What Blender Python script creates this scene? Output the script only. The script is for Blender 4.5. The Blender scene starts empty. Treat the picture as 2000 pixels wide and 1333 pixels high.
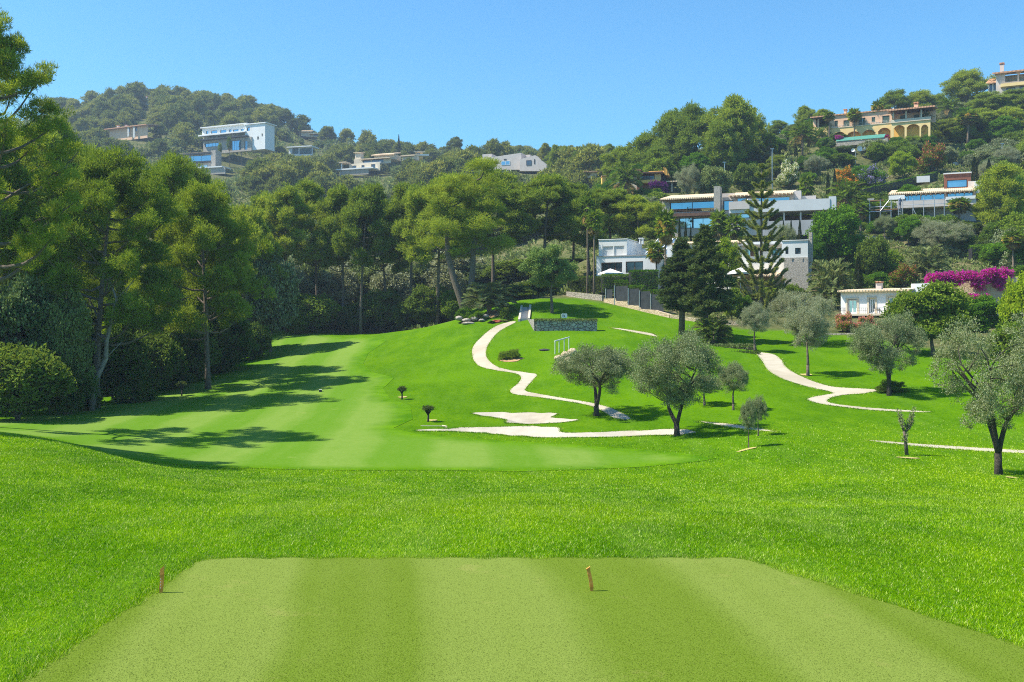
import bpy, math, random
import numpy as np
from mathutils import Vector
from mathutils.geometry import delaunay_2d_cdt

# ------------------------------------------------------------------ camera, world, sun, exposure
SC = bpy.context.scene
COL = SC.collection
F = 1944.0          # focal length in photo pixels (35 mm lens, 2000 px wide)
HZ = 640.0          # photo row of the horizon
cd = bpy.data.cameras.new('camera'); cam = bpy.data.objects.new('camera', cd); COL.objects.link(cam)
cam.location = (0, 0, 0); cam.rotation_euler = (math.radians(90), 0, 0)
cd.lens = 35.0; cd.sensor_width = 36.0; cd.sensor_fit = 'HORIZONTAL'
cd.shift_y = (HZ - 666.5) / 2000.0
cd.clip_start = 0.1; cd.clip_end = 5000
SC.camera = cam
SUN_EL, SUN_AZ = 54.0, -3.0      # sun stands over the trees at the side, a little beyond the camera's plane
sdir = Vector((-math.cos(math.radians(SUN_EL)) * math.cos(math.radians(SUN_AZ)),
               math.cos(math.radians(SUN_EL)) * math.sin(math.radians(SUN_AZ)), math.sin(math.radians(SUN_EL))))
sl = bpy.data.lights.new('sun', 'SUN'); so = bpy.data.objects.new('sun', sl); COL.objects.link(so)
sl.energy = 4.9; sl.angle = math.radians(0.53); sl.color = (1.0, 0.94, 0.83)
so.rotation_euler = sdir.to_track_quat('Z', 'Y').to_euler()
W = bpy.data.worlds.new('World'); SC.world = W; W.use_nodes = True
wn = W.node_tree.nodes; wl = W.node_tree.links
bg = wn['Background']; bg.inputs[1].default_value = 0.105
sky = wn.new('ShaderNodeTexSky'); sky.sky_type = 'NISHITA'; sky.sun_disc = False
sky.sun_elevation = math.radians(SUN_EL); sky.sun_rotation = math.radians(-90 + SUN_AZ)
sky.air_density = 1.15; sky.dust_density = 0.45; sky.ozone_density = 2.6; sky.altitude = 0
hsv = wn.new('ShaderNodeHueSaturation'); hsv.inputs['Saturation'].default_value = 1.12; hsv.inputs['Value'].default_value = 1.0
tint = wn.new('ShaderNodeMix'); tint.data_type = 'RGBA'; tint.blend_type = 'MULTIPLY'; tint.inputs[0].default_value = 1.0; tint.inputs[7].default_value = (.525, .96, 1.14, 1)
wl.new(sky.outputs[0], hsv.inputs['Color']); wl.new(hsv.outputs[0], tint.inputs[6]); wl.new(tint.outputs[2], bg.inputs[0])
SC.view_settings.view_transform = 'Standard'; SC.view_settings.look = 'None'
SC.view_settings.exposure = 0.8; SC.view_settings.gamma = 1.0
SC.cycles.max_bounces = 8; SC.cycles.diffuse_bounces = 5; SC.cycles.glossy_bounces = 2
SC.cycles.transmission_bounces = 5; SC.cycles.volume_bounces = 0; SC.cycles.transparent_max_bounces = 4
SC.cycles.caustics_reflective = False; SC.cycles.caustics_refractive = False
SC.cycles.filter_width = 1.05; SC.cycles.use_denoising = False; SC.cycles.use_adaptive_sampling = False

# ------------------------------------------------------------------ small helpers
def srgb(r, g, b):
    f = lambda c: (c / 255 / 12.92) if c / 255 <= .04045 else ((c / 255 + .055) / 1.055) ** 2.4
    return (f(r), f(g), f(b), 1)

def tag(o, label=None, cat=None, group=None, kind='thing'):
    if label: o['label'] = label
    if cat: o['category'] = cat
    if group: o['group'] = group
    if kind: o['kind'] = kind
    return o

def empty(name, loc=(0, 0, 0), rz=0.0, label=None, cat=None, group=None):
    o = bpy.data.objects.new(name, None); COL.objects.link(o)
    o.location = loc; o.rotation_euler = (0, 0, rz); o.empty_display_size = .3
    return tag(o, label, cat, group)

def link(name, me, parent=None, loc=None):
    o = bpy.data.objects.new(name, me); COL.objects.link(o)
    if parent is not None: o.parent = parent
    if loc is not None: o.location = loc
    return o

def fast_mesh(name, V, Fa, mat, tone=None, smooth=False, mats=None, midx=None):
    V = np.ascontiguousarray(V, np.float32); Fa = np.ascontiguousarray(Fa, np.int32)
    n, k = Fa.shape
    me = bpy.data.meshes.new(name)
    me.vertices.add(len(V)); me.vertices.foreach_set('co', V.ravel())
    me.loops.add(n * k); me.loops.foreach_set('vertex_index', Fa.ravel())
    me.polygons.add(n); me.polygons.foreach_set('loop_start', np.arange(0, n * k, k, dtype=np.int32))
    if midx is not None: me.polygons.foreach_set('material_index', np.ascontiguousarray(midx, np.int32))
    me.update(calc_edges=True)
    if smooth: me.shade_smooth()
    else: me.shade_flat()
    if tone is not None:
        a = me.attributes.new('tone', 'FLOAT', 'POINT'); a.data.foreach_set('value', np.ascontiguousarray(tone, np.float32))
    for m in (mats or [mat]): me.materials.append(m)
    return me

class MB:
    """collects boxes, tubes and prisms into one mesh"""
    def __init__(s): s.v = []; s.f = []; s.m = []; s.cm = 0
    def add(s, V, Fs):
        b = len(s.v); s.v += [tuple(map(float, p)) for p in V]; s.f += [tuple(int(i) + b for i in f) for f in Fs]; s.m += [s.cm] * len(Fs)
    def box(s, x0, x1, y0, y1, z0, z1):
        s.add([(x0, y0, z0), (x1, y0, z0), (x1, y1, z0), (x0, y1, z0), (x0, y0, z1), (x1, y0, z1), (x1, y1, z1), (x0, y1, z1)],
              [(0, 3, 2, 1), (4, 5, 6, 7), (0, 1, 5, 4), (1, 2, 6, 5), (2, 3, 7, 6), (3, 0, 4, 7)])
    def prism(s, poly, h0, h1, axis='z'):
        n = len(poly)
        if axis == 'z': a = [(x, y, h0) for x, y in poly]; b = [(x, y, h1) for x, y in poly]
        elif axis == 'y': a = [(x, h0, z) for x, z in poly]; b = [(x, h1, z) for x, z in poly]
        else: a = [(h0, y, z) for y, z in poly]; b = [(h1, y, z) for y, z in poly]
        s.add(a + b, [tuple(range(n))[::-1], tuple(range(n, 2 * n))] + [(i, (i + 1) % n, n + (i + 1) % n, n + i) for i in range(n)])
    def bar(s, p, q, r, sides=4): s.tube([p, q], [r, r], sides)
    def tube(s, pts, rad, sides=7, cap=True):
        pts = [Vector(p) for p in pts]; n = len(pts); V = []; Fs = []
        for i, p in enumerate(pts):
            d = (pts[min(i + 1, n - 1)] - pts[max(i - 1, 0)]).normalized()
            ref = Vector((1, 0, 0)) if abs(d.x) < .8 else Vector((0, 1, 0))
            a = d.cross(ref).normalized(); b = d.cross(a)
            for k in range(sides):
                t = 2 * math.pi * (k + .5) / sides
                V.append(p + (a * math.cos(t) + b * math.sin(t)) * rad[i])
        for i in range(n - 1):
            for k in range(sides):
                k2 = (k + 1) % sides
                Fs.append((i * sides + k, i * sides + k2, (i + 1) * sides + k2, (i + 1) * sides + k))
        if cap: Fs += [tuple(range(sides))[::-1], tuple(range((n - 1) * sides, n * sides))]
        s.add(V, Fs)
    def mesh(s, name, mats, smooth=False):
        me = bpy.data.meshes.new(name); me.from_pydata(s.v, [], s.f); me.update()
        mats = mats if isinstance(mats, (list, tuple)) else [mats]
        for m in mats: me.materials.append(m)
        me.polygons.foreach_set('material_index', s.m)
        me.shade_smooth() if smooth else me.shade_flat()
        return me
    def build(s, name, mats, parent=None, smooth=False, loc=None): return link(name, s.mesh(name, mats, smooth), parent, loc)

# ------------------------------------------------------------------ materials
def newmat(name):
    m = bpy.data.materials.new(name); m.use_nodes = True; nt = m.node_tree; nt.nodes.clear()
    out = nt.nodes.new('ShaderNodeOutputMaterial'); return m, nt, nt.nodes, nt.links, out

def noise(N, L, coord, scale, detail=4, rough=.6):
    t = N.new('ShaderNodeTexNoise'); t.inputs['Scale'].default_value = scale; t.inputs['Detail'].default_value = detail
    t.inputs['Roughness'].default_value = rough
    if coord is not None: L.new(coord, t.inputs['Vector'])
    return t.outputs['Fac']

def ramp(N, L, fac, stops):
    r = N.new('ShaderNodeValToRGB'); e = r.color_ramp.elements
    while len(e) < len(stops): e.new(.5)
    for el, (p, c) in zip(e, stops): el.position = p; el.color = c if len(c) == 4 else (*c, 1)
    L.new(fac, r.inputs[0]); return r.outputs[0]

def mix(N, L, fac, a, b, typ='MIX'):
    m = N.new('ShaderNodeMix'); m.data_type = 'RGBA'; m.blend_type = typ
    for i, v in ((0, fac), (6, a), (7, b)):
        if isinstance(v, (int, float)): m.inputs[i].default_value = v
        elif isinstance(v, (tuple, list)): m.inputs[i].default_value = v if len(v) == 4 else (*v, 1)
        else: L.new(v, m.inputs[i])
    return m.outputs[2]

def math_(N, L, op, a, b=None, clamp=False):
    m = N.new('ShaderNodeMath'); m.operation = op; m.use_clamp = clamp
    for i, v in ((0, a), (1, b)):
        if v is None: continue
        if isinstance(v, (int, float)): m.inputs[i].default_value = v
        else: L.new(v, m.inputs[i])
    return m.outputs[0]

def vmul(N, L, vec, s):
    m = N.new('ShaderNodeVectorMath'); m.operation = 'MULTIPLY'; L.new(vec, m.inputs[0]); m.inputs[1].default_value = s; return m.outputs[0]

def bump(N, L, h, strength, dist):
    b = N.new('ShaderNodeBump'); b.inputs['Strength'].default_value = strength; b.inputs['Distance'].default_value = dist
    L.new(h, b.inputs['Height']); return b.outputs[0]

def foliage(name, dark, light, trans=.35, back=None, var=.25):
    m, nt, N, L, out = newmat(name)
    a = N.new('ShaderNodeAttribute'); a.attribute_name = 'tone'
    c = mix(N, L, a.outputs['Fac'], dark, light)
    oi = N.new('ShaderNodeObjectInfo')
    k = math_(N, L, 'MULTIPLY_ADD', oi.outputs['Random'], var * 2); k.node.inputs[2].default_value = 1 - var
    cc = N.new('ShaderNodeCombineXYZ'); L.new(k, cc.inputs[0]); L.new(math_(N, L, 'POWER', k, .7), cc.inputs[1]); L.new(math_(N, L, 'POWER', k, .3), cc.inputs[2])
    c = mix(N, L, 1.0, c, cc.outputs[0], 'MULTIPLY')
    if back:
        g = N.new('ShaderNodeNewGeometry'); c = mix(N, L, g.outputs['Backfacing'], c, back)
    d = N.new('ShaderNodeBsdfDiffuse'); L.new(c, d.inputs[0])
    t = N.new('ShaderNodeBsdfTranslucent'); L.new(mix(N, L, 1.0, c, (1.15, 1.1, .6, 1), 'MULTIPLY'), t.inputs[0])
    s = N.new('ShaderNodeMixShader'); s.inputs[0].default_value = trans; L.new(d.outputs[0], s.inputs[1]); L.new(t.outputs[0], s.inputs[2])
    L.new(s.outputs[0], out.inputs[0]); return m

def surf(name, c1, c2, scale=3, rough=.85, bstr=.2, bdist=.02, detail=5, metal=0.0, spec=.3, c3=None):
    m, nt, N, L, out = newmat(name); tc = N.new('ShaderNodeTexCoord')
    n = noise(N, L, tc.outputs['Object'], scale, detail)
    col = ramp(N, L, n, [(.3, c1), (.7, c2)])
    if c3:
        n2 = noise(N, L, tc.outputs['Object'], scale * .17, 3); col = mix(N, L, ramp(N, L, n2, [(.5, (0, 0, 0)), (.7, (1, 1, 1))]), col, c3)
    p = N.new('ShaderNodeBsdfPrincipled'); L.new(col, p.inputs['Base Color']); p.inputs['Roughness'].default_value = rough
    p.inputs['Metallic'].default_value = metal; p.inputs['Specular IOR Level'].default_value = spec
    if bstr: L.new(bump(N, L, noise(N, L, tc.outputs['Object'], scale * 4, 4), bstr, bdist), p.inputs['Normal'])
    L.new(p.outputs[0], out.inputs[0]); return m

def stonemat(name, cols, scale, mortar=(.30, .26, .20), bstr=.6):
    m, nt, N, L, out = newmat(name); tc = N.new('ShaderNodeTexCoord')
    co = N.new('ShaderNodeMapping'); co.inputs['Scale'].default_value = (1, 1, 1.5); L.new(tc.outputs['Object'], co.inputs[0])
    v = N.new('ShaderNodeTexVoronoi'); v.inputs['Scale'].default_value = scale; L.new(co.outputs[0], v.inputs['Vector'])
    e = N.new('ShaderNodeTexVoronoi'); e.feature = 'DISTANCE_TO_EDGE'; e.inputs['Scale'].default_value = scale; L.new(co.outputs[0], e.inputs['Vector'])
    sp = N.new('ShaderNodeSeparateColor'); L.new(v.outputs['Color'], sp.inputs[0])
    c = ramp(N, L, sp.outputs[0], [(i / (len(cols) - 1), c) for i, c in enumerate(cols)])
    c = mix(N, L, .35, c, ramp(N, L, noise(N, L, tc.outputs['Object'], 9, 4), [(.3, (.12, .11, .1)), (.7, (.55, .5, .42))]))
    ed = ramp(N, L, e.outputs['Distance'], [(.02, (0, 0, 0)), (.09, (1, 1, 1))])
    c = mix(N, L, ed, mortar, c)
    p = N.new('ShaderNodeBsdfPrincipled'); L.new(c, p.inputs['Base Color']); p.inputs['Roughness'].default_value = .9
    L.new(bump(N, L, ed, bstr, .05), p.inputs['Normal']); L.new(p.outputs[0], out.inputs[0]); return m

def tilemat(name, c1, c2, c3, period=.28):
    m, nt, N, L, out = newmat(name); tc = N.new('ShaderNodeTexCoord')
    w = N.new('ShaderNodeTexWave'); w.bands_direction = 'X'; w.inputs['Scale'].default_value = 1 / period / 3.2; L.new(tc.outputs['Object'], w.inputs['Vector'])
    v = N.new('ShaderNodeTexVoronoi'); v.inputs['Scale'].default_value = 3; L.new(tc.outputs['Object'], v.inputs['Vector'])
    sp = N.new('ShaderNodeSeparateColor'); L.new(v.outputs['Color'], sp.inputs[0])
    c = ramp(N, L, sp.outputs[0], [(0, c1), (.5, c2), (1, c3)])
    c = mix(N, L, .3, c, ramp(N, L, noise(N, L, tc.outputs['Object'], 1.2, 5), [(.35, c1), (.65, c3)]))
    p = N.new('ShaderNodeBsdfPrincipled'); L.new(c, p.inputs['Base Color']); p.inputs['Roughness'].default_value = .85
    L.new(bump(N, L, w.outputs['Fac'], .7, .06), p.inputs['Normal']); L.new(p.outputs[0], out.inputs[0]); return m

def glassmat(name, base, rough=.06, metal=.75):
    m, nt, N, L, out = newmat(name); tc = N.new('ShaderNodeTexCoord')
    n = noise(N, L, tc.outputs['Object'], .6, 2)
    c = mix(N, L, n, tuple(x * .75 for x in base[:3]), tuple(min(1, x * 1.2) for x in base[:3]))
    p = N.new('ShaderNodeBsdfPrincipled'); L.new(c, p.inputs['Base Color'])
    p.inputs['Roughness'].default_value = rough; p.inputs['Metallic'].default_value = metal
    L.new(p.outputs[0], out.inputs[0]); return m

M = {}
M['bark'] = surf('bark', (.10, .075, .055), (.22, .175, .135), 6, .95, .8, .05)
M['bark_pale'] = surf('bark_pale', (.16, .14, .12), (.34, .30, .26), 5, .95, .8, .05)
M['bark_dark'] = surf('bark_dark', (.035, .028, .022), (.10, .08, .06), 7, .95, .9, .05)
M['palm_bark'] = surf('palm_bark', (.14, .10, .07), (.30, .23, .16), 9, .95, .9, .05)
M['pine'] = foliage('pine', (.090, .14, .018), (.36, .45, .055), .42)
M['pine_bright'] = foliage('pine_bright', (.095, .155, .017), (.37, .45, .045), .42)
M['pine_cool'] = foliage('pine_cool', (.085, .13, .026), (.28, .35, .06), .36)
M['pine_far'] = foliage('pine_far', (.085, .115, .026), (.32, .35, .08), .32, var=.35)
M['olive'] = foliage('olive', (.075, .105, .035), (.25, .30, .115), .24, back=(.33, .36, .20, 1))
M['olive_pale'] = foliage('olive_pale', (.14, .16, .07), (.34, .36, .19), .24, back=(.36, .38, .25, 1))
M['scrub'] = foliage('scrub', (.085, .125, .035), (.27, .33, .115), .27, var=.35)
M['broad'] = foliage('broad', (.04, .11, .010), (.15, .30, .02), .35)
M['garden'] = foliage('garden', (.075, .135, .035), (.25, .36, .10), .3)
M['lime'] = foliage('lime', (.16, .26, .012), (.36, .46, .03), .4)
M['shrub'] = foliage('shrub', (.065, .125, .014), (.26, .36, .04), .36, var=.35)
M['shrub_dark'] = foliage('shrub_dark', (.042, .082, .015), (.18, .255, .042), .34)
M['hedge'] = foliage('hedge', (.045, .11, .010), (.17, .30, .02), .3)
M['conifer'] = foliage('conifer', (.036, .062, .017), (.17, .22, .06), .28)
M['norfolk'] = foliage('norfolk', (.095, .135, .03), (.36, .41, .11), .34)
M['cypress'] = foliage('cypress', (.020, .036, .012), (.06, .085, .022), .2)
M['frond'] = foliage('frond', (.05, .10, .012), (.20, .29, .03), .35)
M['frond_grey'] = foliage('frond_grey', (.07, .11, .04), (.22, .27, .11), .3)
M['frond_dead'] = foliage('frond_dead', (.20, .13, .05), (.46, .33, .13), .25)
M['flower_gold'] = foliage('flower_gold', (.55, .34, .05), (.80, .55, .14), .3)
M['bract'] = foliage('bract', (.36, .010, .25), (.66, .03, .50), .4)
M['bract_deep'] = foliage('bract_deep', (.10, .006, .16), (.24, .012, .34), .3)
M['pink'] = foliage('pink', (.45, .14, .13), (.72, .32, .27), .3)
M['rust'] = foliage('rust', (.22, .075, .03), (.48, .19, .09), .3)
M['white_bloom'] = foliage('white_bloom', (.55, .55, .42), (.8, .8, .66), .3)
M['lilac'] = foliage('lilac', (.22, .16, .38), (.46, .38, .64), .3)
M['orange_bloom'] = foliage('orange_bloom', (.55, .18, .02), (.80, .36, .04), .3)
M['stick'] = surf('stick', (.06, .045, .035), (.14, .10, .08), 20, .95, .5, .01)
M['straw'] = surf('straw', (.34, .29, .08), (.50, .42, .15), 6, .95, .5, .02)
M['soil'] = surf('soil', (.34, .20, .09), (.52, .34, .17), 4, .95, .5, .03)
M['white'] = surf('white', (.74, .73, .70), (.82, .81, .78), .8, .8, .1, .01, c3=(.68, .67, .63, 1))
M['cream'] = surf('cream', (.60, .50, .36), (.70, .60, .45), .8, .85, .1, .01)
M['peach'] = surf('peach', (.74, .44, .27), (.82, .54, .36), .6, .85, .1, .01)
M['yellow'] = surf('yellow', (.80, .55, .22), (.86, .64, .30), .6, .85, .1, .01)
M['ochre'] = surf('ochre', (.78, .42, .07), (.85, .50, .12), .6, .85, .1, .01)
M['pinkgrey'] = surf('pinkgrey', (.54, .47, .42), (.64, .56, .50), .7, .85, .1, .01)
M['grey'] = surf('grey', (.34, .33, .32), (.42, .41, .40), .7, .8, .1, .01)
M['greypale'] = surf('greypale', (.58, .575, .56), (.66, .655, .64), .6, .8, .08, .01)
M['dark'] = surf('dark', (.02, .02, .022), (.045, .042, .04), 2, .6, .1, .01)
M['charcoal'] = surf('charcoal', (.025, .03, .035), (.05, .055, .06), 1.5, .55, .1, .01)
M['brown'] = surf('brown', (.10, .05, .03), (.19, .10, .06), 3, .75, .3, .01)
M['rustwall'] = surf('rustwall', (.17, .065, .04), (.25, .10, .06), 2, .8, .2, .01)
M['shutter'] = surf('shutter', (.05, .09, .07), (.08, .13, .10), 4, .7, .2, .01)
M['greencover'] = surf('greencover', (.05, .20, .15), (.08, .26, .20), 2, .8, .3, .02)
M['metal'] = surf('metal', (.42, .43, .44), (.58, .59, .60), 8, .4, .1, .003, metal=.6)
M['rail'] = surf('rail', (.58, .60, .56), (.72, .74, .70), 10, .5, .1, .003)
M['wood'] = surf('wood', (.24, .13, .06), (.38, .22, .11), 5, .8, .4, .01)
M['marker'] = surf('marker', (.52, .20, .03), (.80, .36, .07), 22, .6, .5, .004, c3=(.60, .28, .08, 1))
M['canvas'] = surf('canvas', (.70, .68, .64), (.78, .76, .72), 3, .8, .15, .01)
M['skin'] = surf('skin', (.40, .22, .15), (.50, .29, .20), 20, .6, .05, .002)
M['cloth'] = surf('cloth', (.10, .12, .18), (.18, .20, .28), 20, .9, .2, .005)
M['stone'] = stonemat('stone', [(.30, .27, .22), (.46, .40, .32), (.38, .33, .26), (.54, .47, .38)], 2.6)
M['stone_grey'] = stonemat('stone_grey', [(.26, .25, .22), (.44, .42, .37), (.35, .33, .29), (.54, .51, .45)], 2.6, mortar=(.10, .09, .08), bstr=1.0)
M['stone_fine'] = stonemat('stone_fine', [(.40, .34, .28), (.52, .45, .38), (.46, .40, .33), (.58, .51, .43)], 4.5, bstr=.3)
M['stone_gold'] = stonemat('stone_gold', [(.50, .35, .18), (.66, .50, .30), (.58, .42, .24), (.70, .55, .36)], 2.6, mortar=(.5, .38, .22))
M['tile'] = tilemat('tile', (.66, .48, .29), (.74, .58, .38), (.60, .42, .25))
M['tile_red'] = tilemat('tile_red', (.52, .26, .14), (.62, .35, .20), (.46, .23, .12))
M['tile_orange'] = tilemat('tile_orange', (.62, .30, .05), (.72, .38, .08), (.56, .26, .05))
M['glass_blue'] = glassmat('glass_blue', (.22, .42, .55))
M['glass_pale'] = glassmat('glass_pale', (.50, .62, .70))
M['glass_dark'] = glassmat('glass_dark', (.10, .12, .14), .08, .6)

# ------------------------------------------------------------------ terrain: one height sheet through points measured along the view
CP = []
def cp(*a): CP.extend(a)
for y, r in ((1.6, 0), (4, 0), (8, 0), (10.5, 0), (12.8, 0)):
    for p in (-1200, -300, 300, 1000, 1700, 2300, 3200): cp((p, 640 + 5832 / y, y))
cp((-1200, 990, 16), (-300, 985, 16.5), (0, 1004, 16.3), (300, 1030, 15.6), (1000, 1045, 15.3), (1700, 1040, 15.5), (2300, 1035, 15.6), (3200, 1030, 15.6))
cp((0, 905, 26), (0, 848, 36), (0, 843, 45), (0, 826, 55), (0, 802, 66), (0, 785, 75), (0, 770, 90), (0, 720, 112), (0, 600, 150))
cp((-300, 890, 26), (-300, 835, 37), (-300, 828, 50), (-300, 800, 66), (-300, 770, 90), (-700, 830, 36), (-700, 820, 60), (-1200, 830, 50), (-1200, 760, 100))
cp((150, 940, 24), (150, 872, 35), (150, 866, 44), (150, 830, 55))
cp((300, 960, 23.5), (300, 908, 37.5), (300, 866, 48), (300, 822, 58), (300, 791, 67), (300, 762, 78), (300, 735, 90), (300, 700, 112), (300, 600, 150), (300, 450, 240))
cp((600, 975, 23.5), (600, 918, 39), (600, 880, 46), (600, 840, 54), (600, 800, 62.5), (600, 760, 73), (600, 720, 86), (600, 690, 98), (600, 660, 112), (600, 646, 121))
cp((1000, 975, 23.5), (1000, 920, 39.5), (950, 880, 46), (950, 854, 51), (950, 810, 60), (850, 770, 68), (850, 730, 78), (850, 690, 88), (800, 660, 98), (885, 628, 101), (760, 650, 105), (700, 658, 110))
cp((760, 652, 116), (700, 648, 122), (885, 634, 113), (820, 638, 122))
cp((1010, 765, 69), (1045, 735, 74), (950, 705, 80), (930, 670, 87), (960, 650, 92), (1010, 630, 97), (1100, 690, 80), (1100, 660, 88), (1045, 645, 92), (1165, 645, 92), (1100, 615, 97.5), (1000, 608, 102), (1000, 588, 110), (1130, 583, 112))
cp((1180, 592, 108), (1280, 610, 102), (1280, 640, 92), (1440, 642, 94), (1250, 657, 87), (1250, 700, 76), (1250, 752, 66), (1230, 818, 56), (1165, 812, 57), (1335, 849, 50), (1400, 800, 56.5), (1400, 742, 66), (1400, 684, 80))
cp((1480, 690, 78), (1500, 710, 73), (1550, 645, 92), (1530, 745, 66), (1630, 766, 62), (1590, 785, 58.5), (1800, 806, 55), (1700, 702, 74), (1700, 668, 84), (1640, 642, 92), (1850, 745, 63), (2000, 765, 60), (2000, 704, 74), (2000, 650, 88), (1900, 630, 93))
cp((1640, 614, 96), (1770, 610, 94), (1990, 600, 96), (1575, 600, 108), (1460, 875, 43), (1600, 845, 47.5), (1770, 892, 40), (1900, 845, 48), (2000, 935, 35), (1400, 895, 43), (1400, 935, 35.5), (1400, 985, 23.7), (2000, 985, 24))
cp((2300, 930, 35), (2300, 860, 45), (2300, 770, 60), (2300, 650, 88), (2300, 520, 120), (3000, 900, 36), (3000, 650, 88), (3000, 480, 130))
cp((1165, 560, 118), (1300, 560, 118), (1450, 562, 117), (1575, 560, 118), (1660, 558, 114), (1750, 545, 118), (1850, 527, 118), (2000, 512, 118), (1850, 470, 136), (1640, 470, 140), (2000, 452, 140), (1290, 462, 150), (1450, 458, 150), (1640, 452, 150), (1720, 427, 152), (1900, 420, 152), (2000, 404, 156))
cp((1200, 470, 148), (1260, 390, 172), (1400, 350, 185), (1600, 345, 182), (1800, 335, 182), (2000, 330, 182), (1600, 277, 208), (1830, 270, 208), (2000, 232, 225), (1960, 192, 240), (2150, 190, 240), (1830, 240, 240), (1600, 252, 240), (1450, 305, 220), (1320, 332, 215), (1200, 358, 230))
cp((1050, 338, 330), (1160, 338, 300), (1450, 298, 280), (1700, 247, 275), (2000, 178, 300), (2300, 160, 300), (2300, 330, 182), (1450, 310, 420), (1700, 262, 420), (2000, 215, 420), (3000, 330, 300))
cp((560, 600, 140), (900, 592, 135), (560, 520, 175), (900, 510, 185), (560, 440, 240), (900, 425, 255), (1100, 520, 160), (1100, 420, 240), (560, 378, 320), (800, 374, 320), (700, 348, 390), (700, 332, 420), (800, 328, 430), (950, 334, 330), (1100, 316, 450))
cp((450, 305, 418), (450, 335, 392), (450, 246, 480), (400, 222, 535), (300, 208, 560), (200, 220, 555), (250, 268, 440), (100, 262, 480), (0, 250, 520), (-300, 270, 520), (0, 330, 390), (220, 335, 370), (0, 450, 250), (-300, 600, 140), (-700, 400, 400), (-1200, 400, 400))
cp((600, 270, 520), (540, 247, 535), (400, 220, 640), (200, 222, 640), (800, 303, 540), (1000, 316, 560))
for p in (-1200, -300, 400, 1000, 1600, 2300, 3200): cp((p, 400, 900))
CP = np.array(CP, float)
KY = 0.55
def feat(u, ly): return np.stack([u, ly * KY], -1)
cu = (CP[:, 0] - 1000) / F; cl = np.log(CP[:, 2]); ct = (HZ - CP[:, 1]) / F
CF = feat(cu, cl)
def kern(d): return np.where(d > 1e-9, d * d * np.log(d + 1e-12), 0.0)
def solve():
    n = len(CF); D = np.linalg.norm(CF[:, None] - CF[None], axis=2)
    A = np.zeros((n + 3, n + 3)); A[:n, :n] = kern(D) + np.eye(n) * 2e-4; A[:n, n] = 1; A[:n, n + 1:] = CF; A[n, :n] = 1; A[n + 1:, :n] = CF.T
    b = np.zeros(n + 3); b[:n] = ct
    return np.linalg.solve(A, b)
WT = solve()
def rbf(u, ly):
    f = feat(u, ly).reshape(-1, 2); out = np.empty(len(f))
    for i in range(0, len(f), 20000):
        q = f[i:i + 20000]; D = np.linalg.norm(q[:, None] - CF[None], axis=2)
        out[i:i + 20000] = kern(D) @ WT[:-3] + WT[-3] + q @ WT[-2:]
    return out.reshape(np.shape(u))
NU, NL = 441, 480
U0, U1, L0, L1 = -1.1, 1.1, math.log(1.6), math.log(800)
gu = np.linspace(U0, U1, NU); gl = np.linspace(L0, L1, NL)
UU, LL = np.meshgrid(gu, gl)                 # rows: depth, cols: bearing
YY = np.exp(LL); XX = UU * YY
ZZ = rbf(UU, LL) * YY

def smooth(a, b, x):
    t = np.clip((x - a) / (b - a), 0, 1); return t * t * (3 - 2 * t)
def poly_sd(X, Y, poly):
    """signed distance to a polygon, positive inside"""
    X = np.asarray(X, float); Y = np.asarray(Y, float); d = np.full(X.shape, 1e9); ins = np.zeros(X.shape, bool)
    n = len(poly)
    for i in range(n):
        x0, y0 = poly[i]; x1, y1 = poly[(i + 1) % n]; dx, dy = x1 - x0, y1 - y0; q = dx * dx + dy * dy + 1e-12
        t = np.clip(((X - x0) * dx + (Y - y0) * dy) / q, 0, 1)
        d = np.minimum(d, np.hypot(X - x0 - t * dx, Y - y0 - t * dy))
        c = ((y0 > Y) != (y1 > Y)) & (X < (x1 - x0) * (Y - y0) / (y1 - y0 + 1e-12) + x0); ins ^= c
    return np.where(ins, d, -d)

TEE = [(-4.15, 2.0), (-4.15, 8.4), (-4.02, 12.66), (-3.93, 12.88), (-3.0, 12.9), (2.85, 12.9), (3.06, 12.78), (3.3, 12.3), (4.8, 9.3), (6.6, 6.0), (7.5, 2.0)]
sd_tee = poly_sd(XX, YY, TEE)
k = smooth(-1.0, -.05, sd_tee); ZZ = ZZ * (1 - k) + (-3.0) * k

def gz(x, y):
    """ground height, bilinear on the sheet"""
    x = np.asarray(x, float); y = np.maximum(np.asarray(y, float), 1.7)
    fu = np.clip((x / y - U0) / (U1 - U0) * (NU - 1), 0, NU - 1.001); fl = np.clip((np.log(y) - L0) / (L1 - L0) * (NL - 1), 0, NL - 1.001)
    i = fu.astype(int); j = fl.astype(int); a = fu - i; b = fl - j
    return (ZZ[j, i] * (1 - a) + ZZ[j, i + 1] * a) * (1 - b) + (ZZ[j + 1, i] * (1 - a) + ZZ[j + 1, i + 1] * a) * b
_ys = np.exp(np.linspace(math.log(2.5), math.log(780), 2600))
def G(px, row, ymin=2.5):
    """the ground point that this photo pixel shows"""
    u = (px - 1000) / F; t = (HZ - row) / F
    s = gz(u * _ys, _ys) / _ys - t
    idx = np.nonzero((s >= 0) & (_ys > ymin))[0]
    y = _ys[idx[0]] if len(idx) else 780.0
    return (u * y, y)
def P(px, row, y): return Vector(((px - 1000) / F * y, y, (HZ - row) / F * y))
def PG(px, y):
    x = (px - 1000) / F * y; return Vector((x, y, float(gz(x, y))))

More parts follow.
